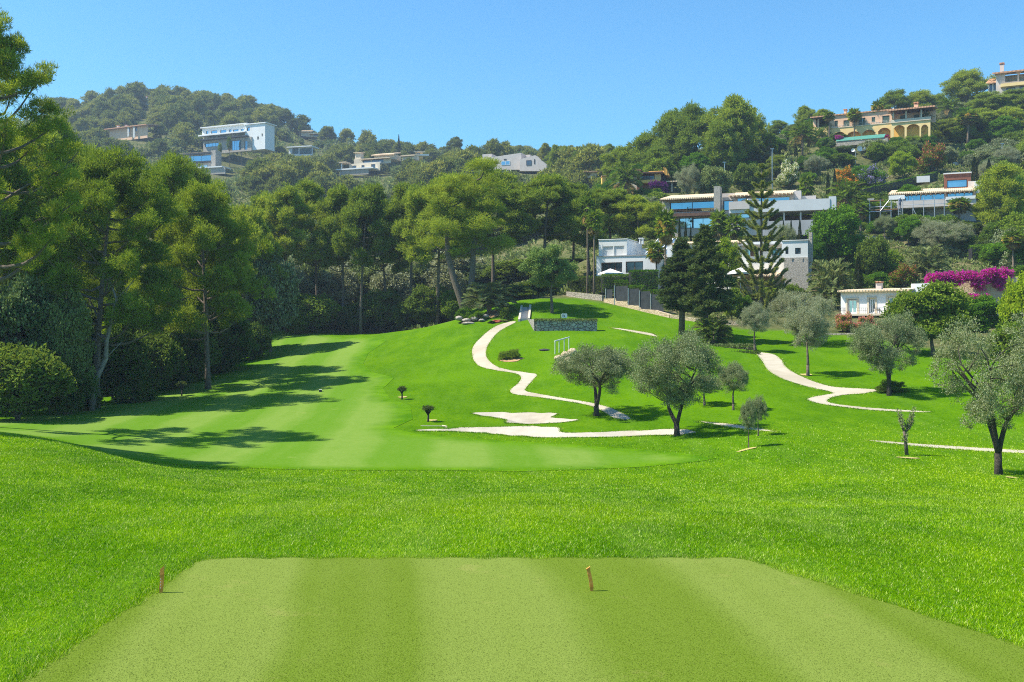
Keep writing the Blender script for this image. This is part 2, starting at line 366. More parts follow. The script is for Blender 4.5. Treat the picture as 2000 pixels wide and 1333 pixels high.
# bunkers are dished before anything is laid on the sheet
def curve(pts, n=6, closed=True):
    """Catmull-Rom through pixel or plan points"""
    pts = [tuple(p) for p in pts]; m = len(pts); out = []
    for i in range(m if closed else m - 1):
        g = lambda j: pts[j % m] if closed else pts[min(max(j, 0), m - 1)]
        p0, p1, p2, p3 = g(i - 1), g(i), g(i + 1), g(i + 2)
        for k in range(n):
            t = k / n
            out.append(tuple(.5 * (2 * b + (c - a) * t + (2 * a - 5 * b + 4 * c - d) * t * t + (-a + 3 * b - 3 * c + d) * t ** 3) for a, b, c, d in zip(p0, p1, p2, p3)))
    if not closed: out.append(pts[-1])
    return out
B1 = [G(*p) for p in curve([(812, 843), (880, 838), (1000, 834), (1085, 836), (1096, 845), (1130, 847), (1230, 842), (1330, 840), (1358, 848), (1300, 851), (1180, 855), (1060, 855), (985, 851), (920, 845)], 5)]
B2 = [G(*p) for p in curve([(922, 809), (1000, 807), (1085, 809), (1078, 817), (1130, 822), (1080, 827), (995, 828), (985, 820)], 5)]
for b, dep in ((B1, .32), (B2, .28)):
    ZZ -= dep * smooth(0, .9, poly_sd(XX, YY, b))

# ------------------------------------------------------------------ ground and the sheets laid on it
def groundmat():
    m, nt, N, L, out = newmat('ground'); tc = N.new('ShaderNodeTexCoord'); C = tc.outputs['Object']
    big = noise(N, L, C, .09, 4); med = noise(N, L, vmul(N, L, C, (1, .55, 1)), .42, 6, .72); fine = noise(N, L, C, 7, 5, .75)
    mow = noise(N, L, vmul(N, L, C, (1.1, .16, .5)), .9, 3)
    c = ramp(N, L, med, [(.36, (.028, .094, .0006)), (.50, (.058, .148, .0008)), (.62, (.108, .206, .001))])
    c = mix(N, L, ramp(N, L, big, [(.46, (0, 0, 0)), (.66, (.75, .75, .75))]), c, (.118, .245, .0015))
    c = mix(N, L, ramp(N, L, mow, [(.5, (0, 0, 0)), (.72, (.5, .5, .5))]), c, (.12, .215, .028))
    c = mix(N, L, .55, c, ramp(N, L, fine, [(.3, (.024, .095, .001)), (.7, (.145, .29, .006))]))
    dry = noise(N, L, C, .23, 5, .7)
    c = mix(N, L, ramp(N, L, dry, [(.70, (0, 0, 0)), (.78, (.6, .6, .6))]), c, (.26, .25, .045))
    soil = mix(N, L, .5, ramp(N, L, noise(N, L, C, .22, 6, .75), [(.35, (.035, .06, .014)), (.5, (.09, .105, .035)), (.66, (.25, .20, .11))]), ramp(N, L, noise(N, L, C, 1.1, 6, .8), [(.38, (.03, .05, .012)), (.62, (.20, .18, .085))]))
    a = N.new('ShaderNodeAttribute'); a.attribute_name = 'lawn'
    c = mix(N, L, a.outputs['Fac'], soil, c)
    p = N.new('ShaderNodeBsdfDiffuse'); L.new(c, p.inputs[0])
    h = math_(N, L, 'ADD', math_(N, L, 'MULTIPLY', fine, .6), noise(N, L, C, 28, 3))
    L.new(bump(N, L, h, .55, .05), p.inputs['Normal']); L.new(p.outputs[0], out.inputs[0]); return m

def mownmat(name, dark, light, half, xoff, slant, fine_c, dryc, fringe=None, edge=.26, fs=22, fa=.4, bd=.012):
    m, nt, N, L, out = newmat(name); tc = N.new('ShaderNodeTexCoord'); C = tc.outputs['Object']
    sx = N.new('ShaderNodeSeparateXYZ'); L.new(C, sx.inputs[0])
    w = noise(N, L, C, .12, 2)
    x = math_(N, L, 'ADD', math_(N, L, 'ADD', sx.outputs[0], xoff), math_(N, L, 'MULTIPLY', sx.outputs[1], slant))
    x = math_(N, L, 'ADD', x, math_(N, L, 'MULTIPLY', math_(N, L, 'SUBTRACT', w, .5), half * .8))
    s = math_(N, L, 'SINE', math_(N, L, 'MULTIPLY', x, math.pi / half))
    f = ramp(N, L, math_(N, L, 'MULTIPLY_ADD', s, .5), [(.5 - edge, (0, 0, 0)), (.5 + edge, (1, 1, 1))])
    f.node.inputs[0].links[0].from_node.inputs[2].default_value = .5
    fine_l = math_(N, L, 'SINE', math_(N, L, 'MULTIPLY', x, math.pi / half * 5.3))
    f = math_(N, L, 'ADD', f, math_(N, L, 'MULTIPLY', fine_l, .09))
    big = noise(N, L, C, .3, 5, .7)
    f2 = math_(N, L, 'ADD', f, math_(N, L, 'MULTIPLY', math_(N, L, 'SUBTRACT', big, .5), 1.1), clamp=True)
    c = mix(N, L, f2, dark, light)
    c = mix(N, L, fa, c, ramp(N, L, noise(N, L, C, fs, 4, .8), [(.3, fine_c[0]), (.7, fine_c[1])]))
    c = mix(N, L, ramp(N, L, noise(N, L, C, .7, 6, .75), [(.60, (0, 0, 0)), (.75, (.55, .55, .55))]), c, dryc)
    if fringe:
        a = N.new('ShaderNodeAttribute'); a.attribute_name = 'rim'
        fr = math_(N, L, 'ADD', a.outputs['Fac'], math_(N, L, 'MULTIPLY', math_(N, L, 'SUBTRACT', noise(N, L, C, .9, 5, .7), .5), .9), clamp=True)
        fm = noise(N, L, C, .5, 5, .7); c = mix(N, L, fr, ramp(N, L, fm, [(.36, fringe[0]), (.62, fringe[1])]), c)
    p = N.new('ShaderNodeBsdfDiffuse'); L.new(c, p.inputs[0])
    L.new(bump(N, L, noise(N, L, C, fs * 2, 3), .5, bd), p.inputs['Normal']); L.new(p.outputs[0], out.inputs[0]); return m

LAWN = [G(*p) for p in [(-500, 800), (-200, 798), (0, 792), (120, 782), (250, 772), (300, 738), (420, 725), (520, 662), (540, 646), (700, 643), (880, 628), (900, 600), (1000, 589), (1130, 583), (1180, 592), (1290, 612), (1450, 643), (1550, 646), (1650, 655), (1760, 672), (1850, 688), (2000, 705), (2400, 740)]]
LAWN = [(-120, 2), (-60, 40)] + LAWN + [(120, 40), (120, 2)]
lawn = smooth(-.8, .8, poly_sd(XX, YY, LAWN))
idx = np.arange(NU * NL).reshape(NL, NU)
quads = np.stack([idx[:-1, :-1], idx[:-1, 1:], idx[1:, 1:], idx[1:, :-1]], -1).reshape(-1, 4)
gm = fast_mesh('ground', np.stack([XX, YY, ZZ], -1).reshape(-1, 3), quads, groundmat(), smooth=True)
at = gm.attributes.new('lawn', 'FLOAT', 'POINT'); at.data.foreach_set('value', lawn.ravel().astype(np.float32))
tag(link('ground', gm), kind='structure')

def drape(name, poly, mat, off=.03, kind='structure', seg=.45, inner=True):
    pts = []
    for i, p in enumerate(poly):
        q = poly[(i + 1) % len(poly)]; n = max(1, int(math.hypot(q[0] - p[0], q[1] - p[1]) / seg))
        pts += [Vector((p[0] + (q[0] - p[0]) * k / n, p[1] + (q[1] - p[1]) * k / n)) for k in range(n)]
    nb = len(pts)
    if inner:
        xs = [p[0] for p in poly]; ys = [p[1] for p in poly]
        sel = (XX > min(xs)) & (XX < max(xs)) & (YY > min(ys)) & (YY < max(ys))
        X = XX[sel]; Y = YY[sel]; ok = poly_sd(X, Y, poly) > .12
        pts += [Vector((a, b)) for a, b in zip(X[ok], Y[ok])]
    V, E, Fs, *_ = delaunay_2d_cdt(pts, [], [list(range(nb))], 1, 1e-5)
    xy = np.array([(v.x, v.y) for v in V]); z = gz(xy[:, 0], xy[:, 1]) + off
    me = bpy.data.meshes.new(name); me.from_pydata(np.column_stack([xy, z]).tolist(), [], [list(f) for f in Fs]); me.update()
    for p in me.polygons:
        pass
    me.materials.append(mat); me.shade_smooth()
    bad = np.empty(len(me.polygons) * 3, np.float32); me.polygons.foreach_get('normal', bad)
    if bad.reshape(-1, 3)[:, 2].mean() < 0: me.flip_normals()
    o = link(name, me); return tag(o, kind=kind)

M['tee'] = mownmat('tee', (.088, .152, .004), (.180, .236, .044), 1.5, .98 + 1.5 + .34, .11, ((.040, .092, .003), (.29, .345, .075)), (.30, .28, .085), edge=.19, fs=55, fa=.45)
M['fairway'] = mownmat('fairway', (.084, .192, .008), (.158, .245, .040), 2.5, 1.2, .06, ((.075, .19, .008), (.22, .32, .06)), (.24, .29, .07), fringe=((.050, .145, .002), (.105, .225, .004)), edge=.30, fs=6, fa=.3)
M['sand'] = surf('sand', (.42, .37, .285), (.48, .43, .345), 2.5, .95, .5, .04, c3=(.35, .30, .225, 1))
M['path'] = surf('path', (.42, .365, .265), (.50, .44, .335), 1.3, .95, .35, .02, c3=(.37, .315, .22, 1))
drape('tee_ground', TEE, M['tee'], .02)
FAIR = [G(*p) for p in [(87, 856), (180, 882), (280, 901), (350, 909), (500, 916), (700, 920), (1000, 922), (1200, 916), (1330, 906), (1400, 896), (1335, 886), (1250, 879), (1100, 868), (950, 861), (870, 853), (812, 848), (768, 837), (806, 820), (802, 794), (762, 780), (748, 760), (770, 738), (726, 728), (709, 712), (720, 690), (756, 666), (740, 660), (690, 660), (600, 648), (545, 648), (520, 662), (495, 705), (420, 740), (300, 762), (200, 785), (120, 795), (20, 805)]]
FAIR += [(-30.0, 66.0), (-30.0, 45.0), (-24.0, 40.0)]
fo = drape('fairway', FAIR, M['fairway'], .015)
fv = np.empty(len(fo.data.vertices) * 3, np.float32); fo.data.vertices.foreach_get('co', fv); fv = fv.reshape(-1, 3)
fa_ = fo.data.attributes.new('rim', 'FLOAT', 'POINT'); fa_.data.foreach_set('value', smooth(0, 2.2, poly_sd(fv[:, 0], fv[:, 1], FAIR)).astype(np.float32))
for b in (B1, B2): drape('sand_bunker', b, M['sand'], .05)

PATHS = []
def path(pts, n=5):
    """pts: (px, row, half width in metres) centre line"""
    c = curve(pts, n, closed=False); L_ = []; R_ = []
    g = [(*G(p[0], p[1]), p[2]) for p in c]
    for i, (x, y, w) in enumerate(g):
        x0, y0, _ = g[max(0, i - 1)]; x1, y1, _ = g[min(len(g) - 1, i + 1)]
        d = math.hypot(x1 - x0, y1 - y0) + 1e-9; nx, ny = -(y1 - y0) / d, (x1 - x0) / d
        w *= 1 + .06 * math.sin(i * 2.7); L_.append((x + nx * w, y + ny * w)); R_.append((x - nx * w, y - ny * w))
    return drape('path', L_ + R_[::-1], M['path'], .035)
def pathpoly(px):
    PATHS.append([G(*p) for p in px]); return drape('path', PATHS[-1], M['path'], .02)
pathpoly(curve([(1008, 630), (990, 631), (965, 640), (945, 655), (926, 675), (922, 690), (926, 706), (938, 717), (960, 723), (1005, 730), (1018, 738), (1012, 750), (996, 764), (1010, 772), (1070, 779), (1150, 793), (1180, 806), (1200, 818), (1232, 819), (1195, 799), (1150, 787), (1090, 777), (1030, 766), (1028, 758), (1042, 742), (1048, 733), (1030, 729), (985, 722), (962, 712), (950, 698), (951, 680), (962, 662), (978, 646)], 3))
pathpoly(curve([(1190, 641), (1230, 645), (1275, 653), (1283, 659), (1240, 651)], 3))
pathpoly(curve([(1478, 690), (1510, 693), (1527, 705), (1535, 718), (1560, 734), (1600, 750), (1640, 758), (1712, 762), (1690, 769), (1645, 773), (1618, 780), (1625, 789), (1700, 798), (1820, 806), (1760, 805), (1680, 800), (1610, 791), (1577, 782), (1590, 776), (1625, 770), (1620, 766), (1580, 757), (1530, 742), (1500, 724), (1488, 705)], 3))
pathpoly(curve([(1362, 824), (1400, 827), (1450, 832), (1520, 845), (1470, 842), (1400, 832)], 3))
pathpoly(curve([(1690, 861), (1740, 864), (1850, 872), (2020, 882), (2200, 890), (2200, 899), (2020, 889), (1850, 878), (1760, 870)], 3))

# ------------------------------------------------------------------ grass blades (nobody could count them)
rng = np.random.default_rng(5)
def in_view(x, y, m=.07): return np.abs(x / y) < .5145 + m
def blades(name, x, y, h, w, mat, lean=.5, zoff=0.0):
    n = len(x); z = gz(x, y) + zoff; P_ = np.column_stack([x, y, z])
    az = rng.uniform(0, 2 * math.pi, n); D = np.column_stack([np.cos(az) * lean, np.sin(az) * lean, np.ones(n)]) + rng.normal(0, .15, (n, 3))
    D /= np.linalg.norm(D, axis=1)[:, None]
    a2 = rng.uniform(0, math.pi, n); S = np.column_stack([np.cos(a2), np.sin(a2), np.zeros(n)]) * (w / 2)[:, None]
    V = np.stack([P_ - S, P_ + S, P_ + D * h[:, None]], 1).reshape(-1, 3)
    tone = np.repeat(rng.uniform(0, 1, n), 3)
    o = link(name, fast_mesh(name, V, np.arange(3 * n).reshape(-1, 3), mat, tone)); return tag(o, None, None, None, 'stuff')
def blademat(name, cols, dryc):
    m, nt, N, L, out = newmat(name); tc = N.new('ShaderNodeTexCoord'); C = tc.outputs['Object']
    a = N.new('ShaderNodeAttribute'); a.attribute_name = 'tone'
    med = noise(N, L, vmul(N, L, C, (1, .55, 1)), .42, 6, .72); big = noise(N, L, C, .09, 4)
    mow = noise(N, L, vmul(N, L, C, (1.1, .16, .5)), .9, 3)
    f = math_(N, L, 'ADD', math_(N, L, 'MULTIPLY', math_(N, L, 'SUBTRACT', med, .18), 1.0), math_(N, L, 'MULTIPLY', math_(N, L, 'SUBTRACT', a.outputs['Fac'], .1), .46))
    c = ramp(N, L, f, [(.25, cols[0]), (.5, cols[1]), (.78, cols[2])])
    c = mix(N, L, ramp(N, L, big, [(.46, (0, 0, 0)), (.66, (.6, .6, .6))]), c, cols[3])
    c = mix(N, L, ramp(N, L, mow, [(.5, (0, 0, 0)), (.72, (.5, .5, .5))]), c, cols[4])
    c = mix(N, L, ramp(N, L, a.outputs['Fac'], [(.86, (0, 0, 0)), (.95, (.75, .75, .75))]), c, dryc)
    d = N.new('ShaderNodeBsdfDiffuse'); L.new(c, d.inputs[0]); t = N.new('ShaderNodeBsdfTranslucent'); L.new(c, t.inputs[0])
    g = N.new('ShaderNodeBsdfGlossy'); g.inputs['Roughness'].default_value = .35; g.inputs[0].default_value = (.5, .5, .5, 1)
    s = N.new('ShaderNodeMixShader'); s.inputs[0].default_value = .4; L.new(d.outputs[0], s.inputs[1]); L.new(t.outputs[0], s.inputs[2])
    s2 = N.new('ShaderNodeMixShader'); s2.inputs[0].default_value = .012; L.new(s.outputs[0], s2.inputs[1]); L.new(g.outputs[0], s2.inputs[2])
    L.new(s2.outputs[0], out.inputs[0]); return m
M['blade'] = blademat('blade', [(.072, .195, .0010), (.20, .405, .002), (.45, .61, .007), (.46, .59, .003), (.34, .47, .065)], (.55, .56, .20))
n = 850000
ly = rng.uniform(math.log(7.5), math.log(52), n); y = np.exp(ly); x = rng.uniform(-.80, .80, n) * y
keep = (poly_sd(x, y, TEE) < -.01) & (poly_sd(x, y, FAIR) < 1.1 * rng.uniform(0, 1, n) ** 2.5) & (poly_sd(x, y, B1) < 0)
keep &= rng.uniform(0, 1, n) < np.clip(1.25 - (y - 26) / 30, .15, 1)
x, y = x[keep], y[keep]
s = np.clip(y / 14, .8, 3.0); h = rng.uniform(.025, .055, len(x)) * (.75 + .25 * s); w = rng.uniform(.008, .014, len(x)) * s
blades('grass', x, y, h, w, M['blade'], .75)
# longer fringe where the mower does not reach: tee edge and bunker lips
def along(poly, n, out_=.12):
    seg = np.array(poly + [poly[0]]); d = np.hypot(*np.diff(seg, axis=0).T); c = np.concatenate([[0], np.cumsum(d)]); t = rng.uniform(0, c[-1], n)
    i = np.clip(np.searchsorted(c, t) - 1, 0, len(d) - 1); f = (t - c[i]) / d[i]
    p = seg[i] * (1 - f)[:, None] + seg[i + 1] * f[:, None]
    return p[:, 0] + rng.normal(0, out_, n), p[:, 1] + rng.normal(0, out_, n)
x, y = along(TEE, 90000, .10); k = (poly_sd(x, y, TEE) < .05 + .05 * np.sin(x * 9 + y * 7) * np.sin(y * 4.3)) & (y > 7); x, y = x[k], y[k]
blades('grass', x, y, rng.uniform(.03, .08, len(x)), rng.uniform(.008, .013, len(x)), M['blade'], .8)
x, y = along(B1, 9000, .07); k = (poly_sd(x, y, B1) < .06); x, y = x[k], y[k]
blades('grass', x, y, rng.uniform(.05, .12, len(x)), rng.uniform(.03, .05, len(x)), M['blade'], .5)
x, y = along(B2, 6000, .07); k = (poly_sd(x, y, B2) < .06); x, y = x[k], y[k]
blades('grass', x, y, rng.uniform(.04, .10, len(x)), rng.uniform(.03, .05, len(x)), M['blade'], .5)
for pth in PATHS:
    x, y = along(pth, 5200, .10); k = (poly_sd(x, y, pth) < .16 * rng.uniform(0, 1, len(x))) & (np.abs(x / y) < .56); x, y = x[k], y[k]
    blades('grass', x, y, rng.uniform(.03, .09, len(x)), rng.uniform(.04, .08, len(x)), M['blade'], .8)
# close-mown tee turf
def turfmat():
    m, nt, N, L, out = newmat('turf'); src = M['tee'].node_tree
    return m
n = 200000
y = np.exp(rng.uniform(math.log(7.6), math.log(12.9), n)); x = rng.uniform(-.6, .6, n) * y
k = poly_sd(x, y, TEE) > .0; x, y = x[k], y[k]
blades('short_grass', x, y, rng.uniform(.006, .013, len(x)), rng.uniform(.004, .007, len(x)), M['tee'], 1.6, .021)

# ------------------------------------------------------------------ plants: one mesh pair of each kind, copied for every plant
def unit(a): return a / (np.linalg.norm(a, axis=-1, keepdims=True) + 1e-9)
def leafmesh(name, Pn, D, Ln, Wd, tone, mat, rg, tri=False, droop=0):
    n = len(Pn); S = unit(np.cross(D, rg.normal(size=(n, 3)))) * (np.broadcast_to(Wd, n) / 2)[:, None]
    DL = D * np.broadcast_to(Ln, n)[:, None]
    if tri: V = np.stack([Pn - S, Pn + S, Pn + DL], 1); k = 3
    else: V = np.stack([Pn, Pn + DL * .45 + S, Pn + DL, Pn + DL * .45 - S], 1); k = 4
    return fast_mesh(name, V.reshape(-1, 3), np.arange(n * k).reshape(-1, k), mat, np.repeat(tone, k))

def puffs(rg, pf, n, sub=7, sr=.5, up=.35, out=1.0, low=.35, spread=.55, shell=.45):
    """leaf points in fluffy clumps: pf rows are x y z rx rz; clumps on each ellipsoid, leaves in each clump"""
    pf = np.asarray(pf, float); vol = pf[:, 3] ** 1.6 * pf[:, 4] ** .8; vol /= vol.sum(); Ps, Ds, Ts = [], [], []
    for (cx, cy, cz, rx, rz), f in zip(pf, vol):
        m = max(20, int(n * f)); ns = sub
        v = unit(rg.normal(size=(ns, 3))); v[:, 2] = np.where(v[:, 2] < 0, v[:, 2] * low, v[:, 2]); v = unit(v)
        sc = v * np.array([rx, rx, rz]) * rg.uniform(.45, .85, (ns, 1)); srr = rg.uniform(.7, 1.3, ns) * sr; st = rg.uniform(0, 1, ns)
        k = rg.integers(0, ns, m); q = unit(rg.normal(size=(m, 3))); q[:, 2] = np.where(q[:, 2] < -.2, q[:, 2] * .5, q[:, 2])
        rad = rg.uniform(0, 1, m) ** shell
        off = q * rad[:, None] * np.array([rx, rx, rz * 1.1]) * srr[k][:, None]
        Ps.append(np.array([cx, cy, cz]) + sc[k] + off)
        Ds.append(unit(unit(off + .3 * sc[k]) * out + rg.normal(size=(m, 3)) * spread + np.array([0, 0, up])))
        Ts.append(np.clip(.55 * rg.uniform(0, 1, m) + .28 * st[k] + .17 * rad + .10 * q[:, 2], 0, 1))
    return np.concatenate(Ps), np.concatenate(Ds), np.concatenate(Ts)

def limb(mb, p, q, r0, r1, rg, sag=.12, sides=5, n=5):
    p = np.array(p, float); q = np.array(q, float); d = np.linalg.norm(q - p); j = rg.normal(0, .05 * d, 3)
    pts = []
    for i in range(n + 1):
        t = i / n; a = p * (1 - t) + q * t + j * math.sin(math.pi * t); a[2] -= sag * d * math.sin(math.pi * t) * (1 - t * .5); pts.append(a)
    mb.tube(pts, [r0 + (r1 - r0) * i / n for i in range(n + 1)], sides)
    return pts

T = {}
def template(key, parts, H, Wd): T[key] = (parts, H, Wd)

def pine(key, seed, H=16, Wd=9, base=.45, boughs=11, per=3, pr=1.25, n=40000, L_=.34, w=.055, lean=.04, top=.75, mat='pine', bark='bark', flat=.62, r0=.24, twin=False, fork=.0, droop=0., gap=.0):
    rg = np.random.default_rng(seed); mb = MB(); pf = []
    az = rg.uniform(0, 6.28); ld = np.array([math.cos(az), math.sin(az)]) * lean * H
    def tp(t): return np.array([ld[0] * t * t + .12 * math.sin(3 * t + seed), ld[1] * t * t + .12 * math.cos(4 * t + seed), t * H * .93])
    ts = np.linspace(0, 1, 11); mb.tube([tp(t) for t in ts], [r0 * (1.25 if t == 0 else 1) * (1 - .8 * t) for t in ts], 8)
    for i in range(boughs):
        f = (i + .5) / boughs; t0 = base * .88 + (.97 - base * .88) * f * .93; a = i * 2.4 + rg.uniform(-.5, .5)
        prof = math.sin(math.pi * min(1, (.18 + f * .82)) ** top) if f < .97 else .2
        ln = Wd / 2 * (.50 + .5 * prof) * rg.uniform(.72, 1.02) * (1.0 if f < .75 else 1.15 - .62 * f)
        p = tp(t0); q = p + np.array([math.cos(a) * ln, math.sin(a) * ln, ln * (.30 + .25 * f) - droop * ln])
        q[2] = min(q[2], H * .95)
        pts = limb(mb, p, q, r0 * .42 * (1 - .55 * f), .03, rg)
        for k in range(per):
            s = .52 + .48 * (k + .5) / per; c = p * (1 - s) + q * s + rg.normal(0, .30 * pr, 3) * np.array([1, 1, .7]); r = pr * rg.uniform(.75, 1.25)
            pf.append((*c, r, r * flat)); limb(mb, p * (1 - s * .8) + q * s * .8, c, .045, .02, rg, 0, 3, 2)
    for k in range(3):
        c = tp(.96) + rg.normal(0, .5 * pr, 3); c[2] = min(c[2], H - pr * .5); pf.append((*c, pr * 1.05, pr * .8))
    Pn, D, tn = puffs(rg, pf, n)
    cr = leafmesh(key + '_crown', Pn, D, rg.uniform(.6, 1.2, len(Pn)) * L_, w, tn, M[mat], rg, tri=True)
    template(key, [('trunk', mb.mesh(key + '_trunk', M[bark], True)), ('crown', cr)], H, Wd)

def broad(key, seed, H, Wd, base, npuff, pr, n, L_, w, mat, bark='bark', r0=.2, stems=1, crown_z=.6, flat=.8, tri=False, up=.2, open_=1.0, sub=7, low=.6, rag=0.0):
    """round-headed tree: stems part low down, limbs run to clumps spread through an ellipsoid"""
    rg = np.random.default_rng(seed); mb = MB(); pf = []; nodes = []
    zb = base * H; fork = zb * .55; a0 = rg.uniform(0, 6.28)
    mb.tube([(0, 0, -.15), (.02, 0, fork * .5), (0, .03, fork)], [r0 * 1.35, r0, r0 * .95], 9)
    for s in range(stems):
        a = a0 + s * 6.28 / stems; l = Wd * .17 if stems > 1 else .15
        q = np.array([math.cos(a) * l, math.sin(a) * l, zb + (H - zb) * .25]); p = np.array([0, 0, fork * .93])
        pts = limb(mb, p, q, r0 * (.72 if stems > 1 else .95), r0 * .42, rg, -.08, 7, 6); nodes += pts[2:]
        for b in range(3):
            a2 = a + rg.uniform(-1.1, 1.1) + b * 2.1 * (stems == 1); q2 = q + np.array([math.cos(a2) * Wd * .2, math.sin(a2) * Wd * .2, (H - zb) * rg.uniform(.12, .38)])
            nodes += limb(mb, q, q2, r0 * .4, r0 * .16, rg, -.05, 6, 4)[1:]
    nodes = np.array(nodes); zc = zb + (H - zb) * .5; hz = (H - zb) / 2
    for k in range(npuff):
        v = unit(rg.normal(size=3)); rr = rg.uniform(.35, 1) ** .5
        c = v * rr * np.array([Wd / 2 - pr * .8, Wd / 2 - pr * .8, hz - pr * flat * .8]) * (1 + rag * rg.normal()); c[2] += zc
        r = pr * rg.uniform(.7, 1.25); pf.append((*c, r, r * flat))
        j = np.argmin(np.linalg.norm(nodes - c, axis=1) + .4 * np.maximum(0, nodes[:, 2] - c[2])); limb(mb, nodes[j], c, r0 * .16, .012, rg, -.05, 4, 3)
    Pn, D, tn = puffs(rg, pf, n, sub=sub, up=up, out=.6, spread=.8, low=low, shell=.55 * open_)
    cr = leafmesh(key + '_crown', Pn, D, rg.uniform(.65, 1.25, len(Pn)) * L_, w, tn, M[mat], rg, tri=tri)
    template(key, [('trunk', mb.mesh(key + '_trunk', M[bark], True)), ('crown', cr)], H, Wd)

def bush(key, seed, H, Wd, npuff, pr, n, L_, w, mat, bloom=None, frac=.25, spiky=.0):
    rg = np.random.default_rng(seed); pf = []; mb = MB()
    for k in range(npuff):
        a = rg.uniform(0, 6.28); r = (Wd / 2 - pr * .6) * rg.uniform(0, 1) ** .6; z = (H - pr * .7) * math.sqrt(max(.05, 1 - (r / (Wd / 2)) ** 2)) * rg.uniform(.35, 1)
        c = (math.cos(a) * r, math.sin(a) * r, z); pf.append((*c, pr * rg.uniform(.75, 1.2), pr * .8)); limb(mb, (c[0] * .1, c[1] * .1, -.1), c, .04, .012, rg, -.05, 4, 3)
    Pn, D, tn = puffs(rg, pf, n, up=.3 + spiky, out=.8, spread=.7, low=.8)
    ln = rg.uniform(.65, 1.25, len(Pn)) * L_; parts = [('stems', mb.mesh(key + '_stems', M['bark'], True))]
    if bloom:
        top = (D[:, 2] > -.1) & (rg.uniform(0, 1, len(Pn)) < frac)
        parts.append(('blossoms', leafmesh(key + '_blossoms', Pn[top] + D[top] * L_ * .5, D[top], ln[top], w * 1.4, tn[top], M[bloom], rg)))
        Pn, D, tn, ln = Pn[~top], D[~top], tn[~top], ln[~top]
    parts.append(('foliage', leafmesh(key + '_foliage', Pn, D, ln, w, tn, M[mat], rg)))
    template(key, parts, H, Wd)

def cypress(key, seed, H, Wd, n, mat='cypress', L_=.22, w=.07):
    rg = np.random.default_rng(seed); mb = MB(); mb.tube([(0, 0, -.1), (0, 0, H * .9)], [.14, .03], 6)
    z = rg.uniform(.03, 1, n) ** .9; prof = np.minimum(1, z * 7 + .35) * (1 - z ** 2.2) ** .8
    a = rg.uniform(0, 6.28, n); lump = 1 + .16 * np.sin(a * 3 + z * 23) + .1 * np.sin(a * 5 - z * 41); r = Wd / 2 * prof * lump * rg.uniform(.55, 1, n)
    Pn = np.column_stack([np.cos(a) * r, np.sin(a) * r, z * H * .97]); D = unit(np.column_stack([np.cos(a) * .5, np.sin(a) * .5, np.full(n, 1.0)]) + rg.normal(0, .3, (n, 3)))
    tn = np.clip(.6 * rg.uniform(0, 1, n) + .4 * (lump - .75) * 2, 0, 1)
    template(key, [('trunk', mb.mesh(key + '_trunk', M['bark'], True)), ('crown', leafmesh(key + '_crown', Pn, D, rg.uniform(.7, 1.2, n) * L_, w, tn, M[mat], rg))], H, Wd)

def plume(key, seed, H, Wd, base, n, mat='conifer'):
    """dark conifer with ragged hanging plumes, widest low down"""
    rg = np.random.default_rng(seed); mb = MB(); pf = []
    mb.tube([(0, 0, -.2), (.05, 0, H * .3), (0, .05, H * .7), (0, 0, H * .97)], [.21, .17, .10, .02], 8)
    for i in range(46):
        f = (i + .5) / 46; z = base * H + (H * .96 - base * H) * f; prof = (1 - f) ** .72 * (.62 + .38 * min(1, f * 6)); a = i * 2.4 + rg.uniform(-.4, .4); ln = Wd / 2 * prof * rg.uniform(.38, 1.12)
        q = np.array([math.cos(a) * ln, math.sin(a) * ln, z + ln * .15]); limb(mb, (0, 0, z - ln * .1), q, .05 * (1 - f) + .015, .012, rg, .05, 4, 4)
        for k in (0.45, .72, .97):
            r = (.26 + .30 * prof) * rg.uniform(.7, 1.2); pf.append((q[0] * k, q[1] * k, z + ln * .12 * k, r, r * .85))
    Pn, D, tn = puffs(rg, pf, n, up=.35, out=.9, spread=.6)
    template(key, [('trunk', mb.mesh(key + '_trunk', M['bark'], True)), ('crown', leafmesh(key + '_crown', Pn, D, rg.uniform(.6, 1.2, len(Pn)) * .26, .10, tn, M[mat], rg, tri=True))], H, Wd)

